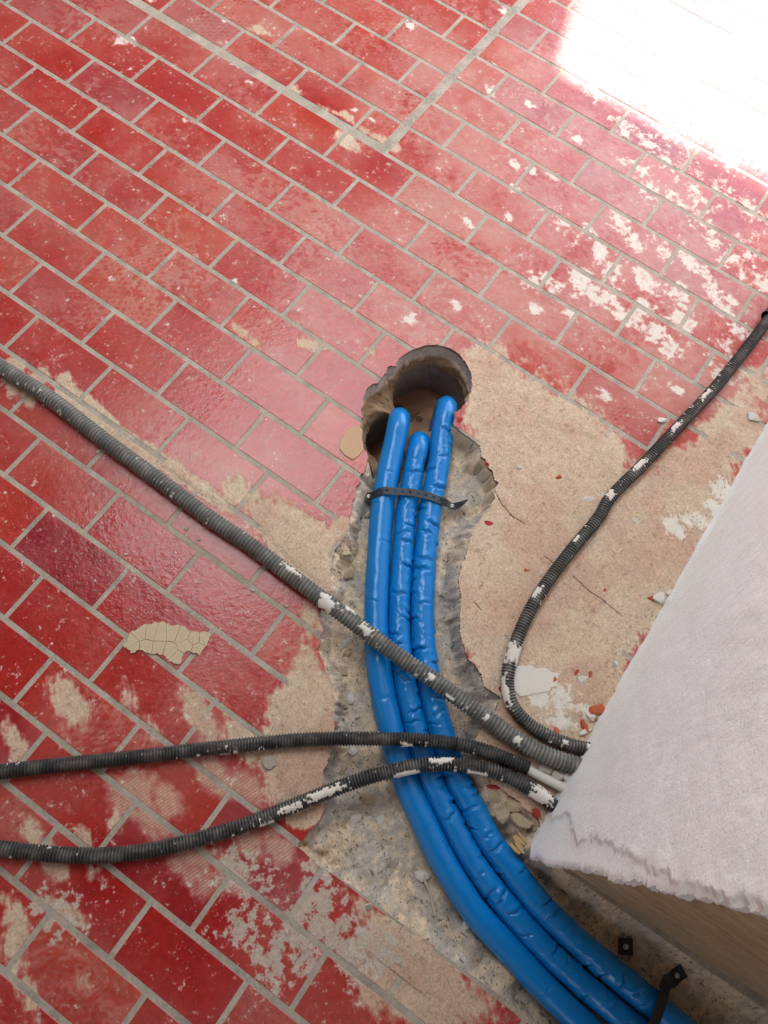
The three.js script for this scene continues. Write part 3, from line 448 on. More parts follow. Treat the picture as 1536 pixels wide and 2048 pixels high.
function smoothSeam(g, seg, n) { g.computeVertexNormals(); const m = g.attributes.normal; for (let i = 0; i <= n; i++) { const a = i * (seg + 1), b = a + seg, x = m.getX(a) + m.getX(b), y = m.getY(a) + m.getY(b), z = m.getZ(a) + m.getZ(b), l = Math.hypot(x, y, z) || 1; m.setXYZ(a, x / l, y / l, z / l); m.setXYZ(b, x / l, y / l, z / l); } }
const angDiff = (a, b) => { let d = (a - b) % (2 * Math.PI); if (d > Math.PI) d -= 2 * Math.PI; if (d < -Math.PI) d += 2 * Math.PI; return d; };

// ---------------------------------------------------------------- three blue insulated pipes
const pipeY = -0.0305;
function bluePipe(label, path, tip, R, wr) {
  const pts = path.map(([x, z]) => [x, pipeY, z]).reverse(); // from the passage towards the hole
  const [tx, tz] = tip, l = pts[pts.length - 1];
  const k = 0.8, dx = tx - l[0], dz = tz - l[2], d = Math.hypot(dx, dz), ux = dx / d, uz = dz / d;
  pts.push([tx - ux * 0.036, pipeY + 0.003, tz - uz * 0.036], [tx - ux * 0.014, pipeY - 0.006, tz - uz * 0.014], [tx + ux * 0.0, pipeY - 0.025, tz + uz * 0.0], [tx + ux * 0.006, pipeY - 0.06, tz + uz * 0.006], [tx + ux * 0.008, -0.41, tz + uz * 0.008]);
  const sw = sweep(pts, 0.0016), cr = [];
  for (let s = 0.02; s < sw.len - 0.42; s += rr(wr.gap * 0.55, wr.gap * 1.5)) cr.push([s, rr(-1.5, 1.5) + (rnd() < 0.7 ? wr.side : 0), rr(0.5, 1.25), wr.depth * rr(0.4, 1.1), rr(-0.0035, 0.0035), rr(0.0016, 0.003)]);
  const g = tube(sw, 56, (s, a) => {
    let r = R + (fbm(s * 30, a * 1.2 + wr.seed, 2) - 0.5) * 0.0012 + (fbm(s * 140 + 4, Math.cos(a) * 5 + wr.seed + Math.sin(a) * 3, 2) - 0.5) * wr.fine;
    for (const [cs, ca, cw, dp, sl, wd] of cr) { const ds0 = s - cs; if (ds0 > 0.03 || ds0 < -0.03) continue; const da = angDiff(a, ca) / cw; if (da > 1 || da < -1) continue; const ds = ds0 - sl * da * 2 - 0.0012 * Math.sin(da * 7), w = (1 - da * da); r -= dp * w * Math.exp(-ds * ds / (wd * wd)); r += dp * 0.38 * w * Math.exp(-(ds - 0.007) * (ds - 0.007) / 3.5e-5); }
    return r;
  });
  const t = thing('insulated_pipe', label, 'pipe', 'blue insulated pipes in the trench'); part(g, M.blue, 'foil_sleeve', t);
}
const ext = [[2.35, 0], [2.6, 0]];
bluePipe('smooth blue insulated pipe, leftmost of the three running into the hole', [...[[0.8626, -0.1149], [0.8816, -0.0685], [0.9039, -0.0216], [0.9210, 0.0140], [0.9706, 0.0979], [1.0255, 0.1854], [1.0652, 0.2423], [1.1145, 0.3014], [1.1750, 0.3604], [1.2169, 0.3967], [1.2640, 0.4330], [1.3249, 0.4682], [1.3840, 0.5005], [1.4743, 0.5373], [1.5555, 0.5548], [1.6364, 0.5699], [1.7136, 0.5798], [1.8053, 0.5888], [1.9188, 0.5949]]], [[0.8316, -0.1830]][0], 0.0238, { gap: 0.09, depth: 0.0016, side: 0, seed: 3, fine: 0.0006 });
bluePipe('creased blue insulated pipe between the other two', [...[[0.9241, -0.1001], [0.9459, -0.0526], [0.9619, -0.0160], [1.0099, 0.0693], [1.0624, 0.1588], [1.1016, 0.2163], [1.1520, 0.2748], [1.2135, 0.3334], [1.2558, 0.3695], [1.3015, 0.4048], [1.3543, 0.4336], [1.4039, 0.4601], [1.4531, 0.4806], [1.5189, 0.5003], [1.5728, 0.5126], [1.6384, 0.5236], [1.7186, 0.5308], [1.8311, 0.5360], [1.9473, 0.5391]]], [[0.8978, -0.1640]][0], 0.0214, { gap: 0.026, depth: 0.0055, side: 0.7, seed: 13, fine: 0.0014 });
bluePipe('creased blue insulated pipe nearest the wall reveal', [...[[0.9313, -0.1956], [0.9640, -0.1340], [0.9842, -0.0879], [1.0021, -0.0456], [1.0469, 0.0423], [1.0995, 0.1321], [1.1390, 0.1895], [1.1889, 0.2486], [1.2513, 0.3068], [1.2935, 0.3420], [1.3395, 0.3753], [1.3872, 0.3985], [1.4415, 0.4283], [1.4965, 0.4451], [1.5689, 0.4663], [1.6374, 0.4764], [1.6980, 0.4816], [1.7700, 0.4856], [1.8458, 0.4897], [1.9533, 0.4932]]], [[0.8983, -0.2698]][0], 0.0234, { gap: 0.024, depth: 0.0055, side: 0.3, seed: 23, fine: 0.0015 });

// ---------------------------------------------------------------- corrugated conduits
function conduit(label, path, r, y, pitch, col, groove, patches, specks, ridgeTone = 0) {
  const pts = path.map(([x, z, h]) => [x, h ?? y, z]), sw = sweep(pts, pitch / 7), seg = 30;
  const near = patches.map(([p, len, a, w]) => { let m = 1e9, b = 0; sw.F.forEach((f, i) => { const q = Math.hypot(f.p.x - p[0], f.p.z - p[1]); if (q < m) { m = q; b = i; } }); return [b / sw.n * sw.len, len / 2, a, w]; });
  const mask = (s, a) => { let v = 0; const ca = Math.cos(a) * 1.3, sa = Math.sin(a) * 1.3; for (const [ps, pl, pa, pw] of near) { const u = (s - ps) / pl, w = angDiff(a, pa) / pw; v = Math.max(v, 1.25 - Math.max(Math.abs(u), Math.abs(w))); } const n1 = fbm(s * 110 + 5, ca * 3 + sa * 5 + 9, 3), n2 = vn(s * 260, ca * 6 + sa * 9 + 3); const sp = n2 > 0.86 && fbm(s * 16, sa + 5, 2) > 0.62 - specks ? 0.4 : 0; return v > 0 ? Math.max(sp, v * 1.1 - 0.2 + (n1 - 0.5) * 1.5) : sp; };
  const mk = new Float32Array((seg + 1) * (sw.n + 1)), C = []; let q = 0;
  const shape = (s) => { const w = Math.cos(2 * Math.PI * s / pitch); return w > 0 ? Math.pow(w, 0.6) : -Math.pow(-w, 0.8); };
  const g = tube(sw, seg, (s, a) => {
    const m = mask(s, a), w = shape(s); mk[q++] = m;
    const dust = clamp((fbm(s * 40, Math.cos(a) * 2 + 7 + Math.sin(a), 3) - 0.42) * 1.6) * (0.35 + 0.65 * Math.max(0, Math.cos(a))), cg = w < 0 ? groove * (-w) : 0, k = clamp(dust * 0.3 + cg * (0.5 + dust) + (w > 0.3 ? ridgeTone * (0.5 + dust) : 0));  // last term mixes a paler tone into the rib crests
    const d = lin(190, 184, 172); C.push(mix(col.r, d.r, k), mix(col.g, d.g, k), mix(col.b, d.b, k));
    return m > 0.35 ? r + 0.0005 + clamp(m - 0.35) * 0.0012 : r - 0.0014 + 0.0014 * w;
  });
  g.setAttribute('color', new THREE.Float32BufferAttribute(C, 3));
  const uv = []; for (let i = 0; i <= sw.n; i++) for (let k = 0; k <= seg; k++) uv.push(i / sw.n * sw.len, k / seg * r * 6.28); g.setAttribute('uv', new THREE.Float32BufferAttribute(uv, 2));
  const A = [], B = [], ix = g.index.array; for (let i = 0; i < ix.length; i += 3) { const n = (mk[ix[i]] > 0.35) + (mk[ix[i + 1]] > 0.35) + (mk[ix[i + 2]] > 0.35); (n >= 2 ? B : A).push(ix[i], ix[i + 1], ix[i + 2]); }
  const t = thing('corrugated_conduit', label, 'conduit', 'corrugated conduits on the floor');
  const ga = g.clone(); ga.setIndex(A); part(ga, M.rib, 'ribbed_tube', t);
  // every splash of its own; the specks too small to tell apart together
  const up = new Map(), find = (v) => { while (up.get(v) !== v) { up.set(v, up.get(up.get(v))); v = up.get(v); } return v; }, seam = (v) => v % (seg + 1) === seg ? v - seg : v;
  for (const v of B) if (!up.has(seam(v))) up.set(seam(v), seam(v));
  for (let i = 0; i < B.length; i += 3) { const r0 = find(seam(B[i])); up.set(find(seam(B[i + 1])), r0); up.set(find(seam(B[i + 2])), r0); }
  const sets = new Map(); for (let i = 0; i < B.length; i += 3) { const r0 = find(seam(B[i])); if (!sets.has(r0)) sets.set(r0, []); sets.get(r0).push(B[i], B[i + 1], B[i + 2]); }
  const bits = []; const splash = (list) => {
    const id = new Map(), P = [], N = [], U = [], I = []; for (const v of list) { if (!id.has(v)) { id.set(v, id.size); P.push(g.attributes.position.getX(v), g.attributes.position.getY(v), g.attributes.position.getZ(v)); N.push(g.attributes.normal.getX(v), g.attributes.normal.getY(v), g.attributes.normal.getZ(v)); U.push(g.attributes.uv.getX(v), g.attributes.uv.getY(v)); } I.push(id.get(v)); }
    const gb = new THREE.BufferGeometry(); gb.setAttribute('position', new THREE.Float32BufferAttribute(P, 3)); gb.setAttribute('normal', new THREE.Float32BufferAttribute(N, 3)); gb.setAttribute('uv', new THREE.Float32BufferAttribute(U, 2)); gb.setIndex(I); return gb;
  };
  for (const l of sets.values()) l.length > 150 ? part(splash(l), M.splash, 'plaster_splash', t, 'dried white plaster on the ribs') : bits.push(...l);
  if (bits.length) part(splash(bits), M.splash, 'plaster_specks', t).userData.kind = 'stuff';
  return t;
}
const one = (a) => a[0];
conduit('thick grey ribbed conduit running diagonally from the left edge to the wall', [...[[-0.6400, 0.2418], [-0.0435, 0.2471], [0.1228, 0.2474], [0.2524, 0.2419], [0.4028, 0.2481], [0.5520, 0.2504], [0.6732, 0.2536], [0.7689, 0.2508], [0.8615, 0.2540], [0.9513, 0.2556], [1.0576, 0.2583], [1.1253, 0.2606], [1.1973, 0.2591], [1.2757, 0.2602], [1.3415, 0.2606], [1.4000, 0.2592], [1.4562, 0.2495], [1.5081, 0.2311], [1.5490, 0.2100]]], 0.0168, 0.0172, 0.0072, lin(84, 86, 82), 0,
  [[one([[0.9579, 0.2566]]), 0.048, 0.3, 1.2], [one([[1.0425, 0.2616]]), 0.036, -0.1, 0.7], [one([[0.8678, 0.2542]]), 0.05, -0.5, 0.35], [one([[1.1950, 0.2613]]), 0.018, 0.2, 0.6], [one([[1.2445, 0.2606]]), 0.02, 0.8, 0.3], [one([[1.3163, 0.2581]]), 0.012, 0.1, 0.5], [one([[1.3852, 0.2592]]), 0.016, 0.2, 0.6], [one([[1.0009, 0.2599]]), 0.03, -0.9, 0.4]], 0.02, 0.34);
conduit('thin ribbed conduit with white plaster splashes curving along the wall on the right', [...[[1.4228, -1.4808], [1.4010, -1.0748], [1.3921, -0.9609], [1.3829, -0.8610], [1.3753, -0.7670], [1.3620, -0.6370], [1.3420, -0.5149], [1.3179, -0.3728], [1.2966, -0.2566], [1.2984, -0.2106], [1.2883, -0.1241], [1.2825, -0.0535], [1.2810, 0.0219], [1.2880, 0.0866], [1.2995, 0.1369], [1.3176, 0.1811], [1.3467, 0.2107], [1.3844, 0.2225], [1.4268, 0.2209], [1.4695, 0.2113], [1.5083, 0.1949], [1.5507, 0.1717]]], 0.0128, 0.013, 0.0056, lin(46, 49, 49), 0.55,
  [[one([[1.2936, 0.1322]]), 0.05, 0, 2.2], [one([[1.3250, 0.1837]]), 0.075, 0.9, 0.9], [one([[1.2845, 0.0044]]), 0.045, 0.7, 0.6], [one([[1.3006, -0.2616]]), 0.03, 0.3, 0.8], [one([[1.3189, -0.3583]]), 0.05, 0.4, 0.7], [one([[1.3394, -0.4818]]), 0.045, 0.5, 0.7], [one([[1.3601, -0.5951]]), 0.05, 0.5, 0.5], [one([[1.2928, -0.1363]]), 0.02, 0.6, 0.35], [one([[1.4602, 0.2141]]), 0.016, 0.1, 0.6], [one([[1.5019, 0.1977]]), 0.012, -0.3, 0.5]], 0.02);
conduit('upper of two black ribbed conduits, a pale pipe in its end', [...[[0.3016, 1.1357], [0.6005, 0.8821], [0.6766, 0.8203], [0.7388, 0.7660], [0.8024, 0.7116], [0.8663, 0.6559], [0.9306, 0.5987], [0.9968, 0.5421], [1.0645, 0.4853], [1.1360, 0.4321], [1.1814, 0.4013], [1.2278, 0.3699], [1.2756, 0.3417], [1.3167, 0.3214], [1.3552, 0.3072], [1.3851, 0.2999], [1.4084, 0.2942], [1.4281, 0.2898]]], 0.0132, 0.0135, 0.0054, lin(32, 33, 34), 0,
  [[one([[1.2268, 0.3827]]), 0.026, 1.0, 0.5], [one([[0.9693, 0.5762]]), 0.04, 1.3, 0.22], [one([[0.9851, 0.5683]]), 0.008, 1.0, 0.3]], -0.02, 0.1);
conduit('black ribbed conduit, lower of the pair, with white plaster dried along it', [...[[0.4008, 1.1594], [0.6790, 0.9592], [0.7622, 0.9086], [0.8347, 0.8690], [0.9034, 0.8247], [0.9660, 0.7724], [1.0226, 0.7109], [1.0767, 0.6439], [1.1148, 0.5884], [1.1536, 0.5317], [1.1803, 0.4940], [1.2074, 0.4590], [1.2377, 0.4245], [1.2616, 0.4007], [1.2963, 0.3734], [1.3348, 0.3497], [1.3731, 0.3323], [1.4077, 0.3227], [1.4371, 0.3188], [1.4665, 0.3168], [1.4913, 0.3179], [1.5228, 0.3183]]], 0.0136, 0.0138, 0.0056, lin(38, 40, 40), 0,
  [[one([[1.1521, 0.5298]]), 0.085, 0.0, 0.75], [one([[1.1175, 0.5844]]), 0.05, 0.1, 0.6], [one([[1.2455, 0.4214]]), 0.065, 1.0, 0.6], [one([[1.2908, 0.3734]]), 0.05, -0.5, 0.6], [one([[1.3549, 0.3484]]), 0.05, 1.0, 0.4], [one([[1.4718, 0.3172]]), 0.05, 0, 1.6], [one([[1.0951, 0.6252]]), 0.03, 1.0, 0.3]], 0.01, 0.14);
{
  const sw = sweep([[1.4182, 0.2905], [1.4316, 0.2916], [1.4708, 0.2861], [1.5098, 0.2806], [1.5450, 0.2746]].map(([x, z]) => [x, 0.0125, z]), 0.004), t = thing('plastic_pipe', 'smooth pale grey plastic pipe coming out of the black conduit into the wall', 'pipe');
  part(tube(sw, 28, () => 0.0088), M.cable, 'tube', t);
}
{ // coupling on the thin conduit at the right edge
  const P = [[1.3652, -0.8063], [1.3810, -0.8722], [1.3867, -0.9280]], sw = sweep([P[1], P[2]].map(([x, z]) => [x, 0.0165, z]), 0.002), t = thing('conduit_coupling', 'dark plastic coupling on the thin conduit at the right edge', 'coupling');
  part(tube(sw, 28, (s) => s < 0.006 ? 0.0172 : 0.0158), M.strap, 'sleeve', t);
}

// ---------------------------------------------------------------- perforated straps
function strapBand(pts, width, holes, name, parent, tw) { // pts: [x,y,z]; a perforated band bent along them
  const th = 0.0012, sw = sweep(pts, 0.0008), P = [], I = [];
  const map = (s, w, n) => { const i = clamp(Math.round(s / sw.len * sw.n), 0, sw.n), f = sw.F[i], t = tw ? tw(s / sw.len) : 0, c = Math.cos(t), d = Math.sin(t); const bx = f.b.x * c + f.n.x * d, by = f.b.y * c + f.n.y * d, bz = f.b.z * c + f.n.z * d, nx = f.n.x * c - f.b.x * d, ny = f.n.y * c - f.b.y * d, nz = f.n.z * c - f.b.z * d; return [f.p.x + bx * w + nx * n, f.p.y + by * w + ny * n, f.p.z + bz * w + nz * n]; };
  const quad = (a, b, c, d) => { const k = P.length / 3; P.push(...a, ...b, ...c, ...d); I.push(k, k + 1, k + 2, k, k + 2, k + 3); };
  const cell = width, h = width / 2, plain = (s0, s1) => { const m = Math.max(1, Math.round((s1 - s0) / 0.002)); for (let k = 0; k < m; k++) { const a = mix(s0, s1, k / m), b = mix(s0, s1, (k + 1) / m); quad(map(a, -h, th), map(a, h, th), map(b, h, th), map(b, -h, th)); quad(map(a, h, 0), map(a, -h, 0), map(b, -h, 0), map(b, h, 0)); quad(map(a, h, th), map(a, h, 0), map(b, h, 0), map(b, h, th)); quad(map(a, -h, 0), map(a, -h, th), map(b, -h, th), map(b, -h, 0)); } };
  let s = 0; const list = [...holes].sort((a, b) => a[0] - b[0]);
  for (const [hs, hr] of list) {
    const a0 = hs - h * 0.6, a1 = hs + h * 0.6; if (a0 > s) plain(s, a0); const N = 20;
    const sq = (k) => { const a = k / N * 2 * Math.PI, c = Math.cos(a), d = Math.sin(a), m = Math.min((h * 0.6) / Math.abs(c || 1e-9), h / Math.abs(d || 1e-9)); return [hs + c * m, d * m]; }, ci = (k) => { const a = k / N * 2 * Math.PI; return [hs + Math.cos(a) * hr, Math.sin(a) * hr]; };
    for (let k = 0; k < N; k++) { const o0 = sq(k), o1 = sq(k + 1), i0 = ci(k), i1 = ci(k + 1); quad(map(...o0, th), map(...o1, th), map(...i1, th), map(...i0, th)); quad(map(...o1, 0), map(...o0, 0), map(...i0, 0), map(...i1, 0)); quad(map(...i0, th), map(...i1, th), map(...i1, 0), map(...i0, 0)); quad(map(...o1, th), map(...o0, th), map(...o0, 0), map(...o1, 0)); }
    s = a1;
  }
  plain(s, sw.len);
  const g = new THREE.BufferGeometry(); g.setAttribute('position', new THREE.Float32BufferAttribute(P, 3)); g.setIndex(I); g.computeVertexNormals(); return { mesh: part(g, M.strap, name, parent), map, len: sw.len };
}
function screwAt(p, n, parent, r = 0.0052) { // pan head with a drive recess
  const pts = [[0, 0.0024], [0.0012, 0.0024], [0.0016, 0.0034], [0.0034, 0.0031], [r * 0.9, 0.0018], [r, 0.0004], [r, -0.0005], [0.002, -0.001], [0.002, -0.02]].map((q) => new THREE.Vector2(q[0], q[1]));
  const g = new THREE.LatheGeometry(pts, 20), m = part(g, M.zinc, 'screw', parent, 'zinc screw head'); m.position.set(...p); m.quaternion.setFromUnitVectors(new THREE.Vector3(0, 1, 0), new THREE.Vector3(...n).normalize()); return m;
}
{
  const a = [[0.8580, 0.0321], [0.8871, 0.0162]], top = [[0.8989, 0.0087], [0.9085, -0.0024], [0.9289, -0.0161], [0.9493, -0.0298], [0.9716, -0.0408], [0.9929, -0.0497], [1.0131, -0.0564]], e = [[1.0259, -0.0681], [1.0388, -0.0694], [1.0494, -0.0799], [1.0587, -0.0965]];
  const pts = [[a[0][0], -0.034, a[0][1]], [a[1][0], -0.032, a[1][1]], [top[0][0], -0.0125, top[0][1]], [top[1][0], -0.0045, top[1][1]], [top[2][0], -0.0052, top[2][1]], [top[3][0], -0.0058, top[3][1]], [top[4][0], -0.0048, top[4][1]], [top[5][0], -0.0044, top[5][1]], [top[6][0], -0.0105, top[6][1]], [e[0][0], -0.031, e[0][1]], [e[1][0], -0.033, e[1][1]], [e[2][0], -0.030, e[2][1]], [e[3][0], -0.022, e[3][1]]];
  const t = thing('perforated_strap', 'black perforated strap holding the three blue pipes by the hole', 'strap');
  const hs = []; for (let k = 0; k < 11; k++) hs.push([0.05 + k * 0.0162, 0.0030]);
  const s = strapBand(pts, 0.0185, hs.filter((h) => h[0] < 0.215), 'band', t, (u) => u > 0.9 ? (u - 0.9) * 7 : 0);
  screwAt([a[1][0], -0.0305, a[1][1]], [0.1, 1, 0.2], t); screwAt([e[1][0], -0.0315, e[1][1]], [0, 1, 0.3], t);
}
{
  const a = [[1.8402, 0.4101], [1.8332, 0.4240], [1.8285, 0.4345]], b = [[1.8081, 0.4474], [1.8084, 0.4667], [1.8125, 0.4987], [1.8119, 0.5376], [1.8088, 0.5816]];
  const pts = [[a[0][0], -0.046, a[0][1]], [a[1][0], -0.048, a[1][1]], [a[2][0], -0.044, a[2][1]], [b[0][0], -0.013, b[0][1]], [b[1][0], -0.0045, b[1][1]], [b[2][0], -0.0045, b[2][1]], [b[3][0], -0.005, b[3][1]], [b[4][0], -0.0045, b[4][1]]];
  const t = thing('perforated_strap', 'dark strap over the blue pipes in the shadow at the lower right corner', 'strap');
  strapBand(pts, 0.022, [], 'band', t); screwAt([a[1][0], -0.0465, a[1][1]], [0, 1, 0], t);
  const c = [[1.7365, 0.4362]][0], t2 = thing('strap_tab', 'small square black tab screwed beside the blue pipes under the wall', 'bracket');
  const g = new RoundedBoxGeometry(0.026, 0.002, 0.026, 1, 0.0006); g.rotateY(0.5); g.translate(c[0], -0.047, c[1]); part(g, M.strap, 'plate', t2); screwAt([c[0], -0.046, c[1]], [0, 1, 0], t2);
}

// ---------------------------------------------------------------- rubble
function rock(sx, sy, sz, k, det = 2, ang = 0.35) { // broken, faceted lump, base at y = 0
  const g = new THREE.IcosahedronGeometry(0.5, det + 1), p = g.attributes.position, pl = [];
  for (let i = 0; i < 11; i++) { const u = hash(k * 13 + i, 7) * 2 - 1, a = hash(k * 17 + i, 19) * 6.283, q = Math.sqrt(1 - u * u); pl.push([q * Math.cos(a), u, q * Math.sin(a), 0.5 - ang * (0.25 + 0.55 * hash(k + i * 5, 23))]); }
  for (let i = 0; i < p.count; i++) { let x = p.getX(i) * 2, y = p.getY(i) * 2, z = p.getZ(i) * 2, r = 0.5; for (const n of pl) { const d = x * n[0] + y * n[1] + z * n[2]; if (d > 0.05) r = Math.min(r, n[3] / d); } r *= 1 + (fbm(x * 3 + k * 3.7 + 20, y * 3 + z * 2.1 + k + 30, 2) - 0.5) * 0.22; p.setXYZ(i, x * r * sx, Math.max(-0.26, y * r) * sy, z * r * sz); }
  g.computeBoundingBox(); g.translate(0, -g.boundingBox.min.y, 0); g.computeVertexNormals(); return metresUV(g, 1);
}
const px = 1 / 1085; let rk = 1;
function lumps(name, category, mat, group, list) { // [x,z], length px, width px, height px, turn, label
  for (const [p, l, w, h, turn, label] of list) {
    const m = new THREE.Mesh(rock(l * px * 1.45, h * px * 1.5, w * px * 1.45, rk++, 2, 0.42), mat); put(m, name, scene);
    m.position.set(p[0], groundY(p[0], p[1]) - 0.0006, p[1]); m.rotation.y = turn; tag(m, label, category, group);
  }
}
const g1 = 'stones in the trench', g2 = 'rubble on the dusty floor by the wall', g3 = 'plaster chips in the trench', g4 = 'pebbles on the red tiles', g5 = 'rubble at the wall corner';
lumps('mortar_stone', 'stone', M.stoneBrown, g1, [
  [one([[0.9224, 0.1478]]), 25, 20, 16, 0.4, 'rounded brown mortar stone at the left trench edge below the strap'],
  [one([[0.9451, 0.1674]]), 24, 24, 17, 1.1, 'squarish brown mortar stone, lower of two beside the left trench edge'],
  [one([[0.9275, 0.1271]]), 12, 10, 8, 0.2, 'small brown crumb just above two larger stones in the trench'],
  [one([[0.9328, 0.1827]]), 9, 8, 6, 0.2, 'tiny brown crumb left of the squarish stone in the trench'],
  [one([[0.9053, 0.0446]]), 11, 14, 8, 0.2, 'small brown stone against the left blue pipe below the strap'],
  [one([[0.9857, 0.2139]]), 9, 9, 6, 0.9, 'small brown stone in the trench above the diagonal conduit'],
  [one([[1.0364, 0.3014]]), 15, 12, 9, 0.5, 'brown lump in the trench just under the diagonal conduit'],
  [one([[1.0503, 0.3290]]), 22, 18, 11, 0.3, 'wide brown lump on the trench bed left of the blue pipes'],
  [one([[1.0881, 0.3848]]), 14, 12, 8, 0.6, 'brown lump on the left trench bank above the two black conduits'],
  [one([[1.0998, 0.3945]]), 11, 9, 7, 1.3, 'small brown crumb below a lump on the left trench bank'],
  [one([[1.1597, 0.4842]]), 12, 10, 8, 1.3, 'brown crumb between the two black conduits at the trench edge'],
  [one([[1.2236, 0.4973]]), 30, 22, 12, 0.2, 'flat brown stone in the trench under the lower black conduit'],
  [one([[1.2164, 0.5577]]), 12, 9, 6, 0.2, 'brown crumb near the ribbed chips in the lower trench'],
  [one([[1.3163, 0.5058]]), 12, 8, 6, 0.7, 'brown crumb touching the blue pipe in the lower trench'],
  [one([[1.3235, 0.3216]]), 16, 12, 9, 0.7, 'brown lump between the blue pipes and the bank under the conduits']]);
lumps('plaster_chip', 'chip', M.stonePale, g3, [
  [one([[1.0929, 0.3656]]), 20, 12, 9, 2.2, 'pale long chip in the trench left of the blue pipes'],
  [one([[1.0228, 0.2908]]), 34, 12, 7, 1.3, 'pale ribbed strip of plaster lying under the diagonal conduit'],
  [one([[1.0307, 0.2551]]), 22, 14, 7, 0.5, 'bright white plaster chip touching the diagonal conduit'],
  [one([[1.0558, 0.2804]]), 30, 11, 5, 1.4, 'white plaster plate standing against the left blue pipe'],
  [one([[1.1516, 0.4428]]), 22, 18, 7, 0.4, 'white ribbed plaster chip just under the upper black conduit'],
  [one([[1.2221, 0.5361]]), 22, 13, 6, 1.2, 'beige ribbed plaster chip, leftmost below the lower black conduit'],
  [one([[1.2444, 0.5196]]), 14, 10, 7, 0.8, 'small pale chip between two ribbed chips in the lower trench'],
  [one([[1.2632, 0.5137]]), 26, 13, 6, 2.1, 'oblong white ribbed chip standing beside the left blue pipe'],
  [one([[1.2737, 0.5146]]), 13, 9, 6, 2.3, 'small white chip right of the oblong ribbed chip'],
  [one([[1.2443, 0.5319]]), 10, 7, 5, 1.3, 'tiny white chip among crumbs in the lower trench'],
  [one([[1.2287, 0.5546]]), 12, 6, 4, 0.3, 'tiny curved white chip at the lower left of the trench'],
  [one([[1.2730, 0.5480]]), 9, 6, 4, 0.3, 'tiny bright white flake alone on the lower trench bed'],
  [one([[1.3303, 0.5451]]), 12, 5, 4, 0.1, 'thin white sliver near the left blue pipe in the lower trench'],
  [one([[1.4801, 0.5678]]), 26, 15, 10, 1.3, 'white chip against the left blue pipe near the bottom of the trench'],
  [one([[0.9189, 0.0765]]), 8, 8, 5, 1.3, 'tiny pale pebble beside the left blue pipe below the strap']]);
lumps('pebble', 'pebble', M.stoneGrey, g4, [
  [one([[1.0417, 0.5441]]), 23, 21, 15, 0.4, 'round pale grey pebble on red tile between the two black conduits'],
  [one([[1.3194, 0.6353]]), 15, 13, 10, 0.4, 'small round pebble on the red tile at the straight trench edge'],
  [one([[0.5857, 0.4013]]), 8, 7, 5, 0.4, 'tiny crumb on the shiny red tile below the diagonal conduit'],
  [one([[0.6448, 0.2939]]), 10, 7, 5, 0.9, 'dark crumb on the shiny tile just under the diagonal conduit'],
  [one([[0.6786, 0.2973]]), 9, 7, 5, 0.3, 'second dark crumb on the shiny tile under the diagonal conduit'],
  [one([[0.8261, 0.3154]]), 14, 9, 5, 0.3, 'flat pale crumb on a tile joint left of the trench'],
  [one([[0.8951, 0.3042]]), 10, 7, 5, 0.3, 'white crumb at the tile joint nearest the plastered part of the diagonal conduit']]);
lumps('rubble_stone', 'stone', M.stonePale, g2, [
  [one([[1.1091, -0.2149]]), 12, 11, 8, 0, 'pale pebble on the dust right of the upper trench end'],
  [one([[1.3024, -0.4933]]), 24, 14, 7, 0.4, 'oval pale lump on the tiles left of the thin conduit'],
  [one([[1.4638, -0.6267]]), 28, 22, 11, 0.4, 'large pale plaster lump against the wall foot at the right edge'],
  [one([[1.2609, -0.2393]]), 24, 14, 7, 0.8, 'pale flat lump on the dust left of the thin conduit'],
  [one([[1.4851, -0.1376]]), 26, 22, 11, 0.2, 'pale lump near the wall foot beside an orange chip'],
  [one([[1.4948, -0.1609]]), 15, 13, 9, 0.2, 'small pale lump between a larger lump and the wall'],
  [one([[1.4323, 0.0942]]), 24, 20, 8, 0.6, 'flat grey stone among orange chips right of the thin conduit bend'],
  [one([[1.4808, 0.1412]]), 26, 15, 10, 2.6, 'white chip next to the largest brick chip by the wall'],
  [one([[1.4845, 0.1727]]), 26, 8, 8, 1.0, 'curled white chip under the longest brick chip'],
  [one([[1.3624, -0.2552]]), 14, 11, 7, 0.2, 'small pale lump on the dust between thin conduit and wall'],
  [one([[1.4729, 0.0295]]), 14, 11, 7, 0.2, 'small pale lump near the wall foot above the brick chips'],
  [one([[1.5087, -0.5909]]), 18, 15, 9, 0.2, 'grey stone touching the wall at the right edge']]);
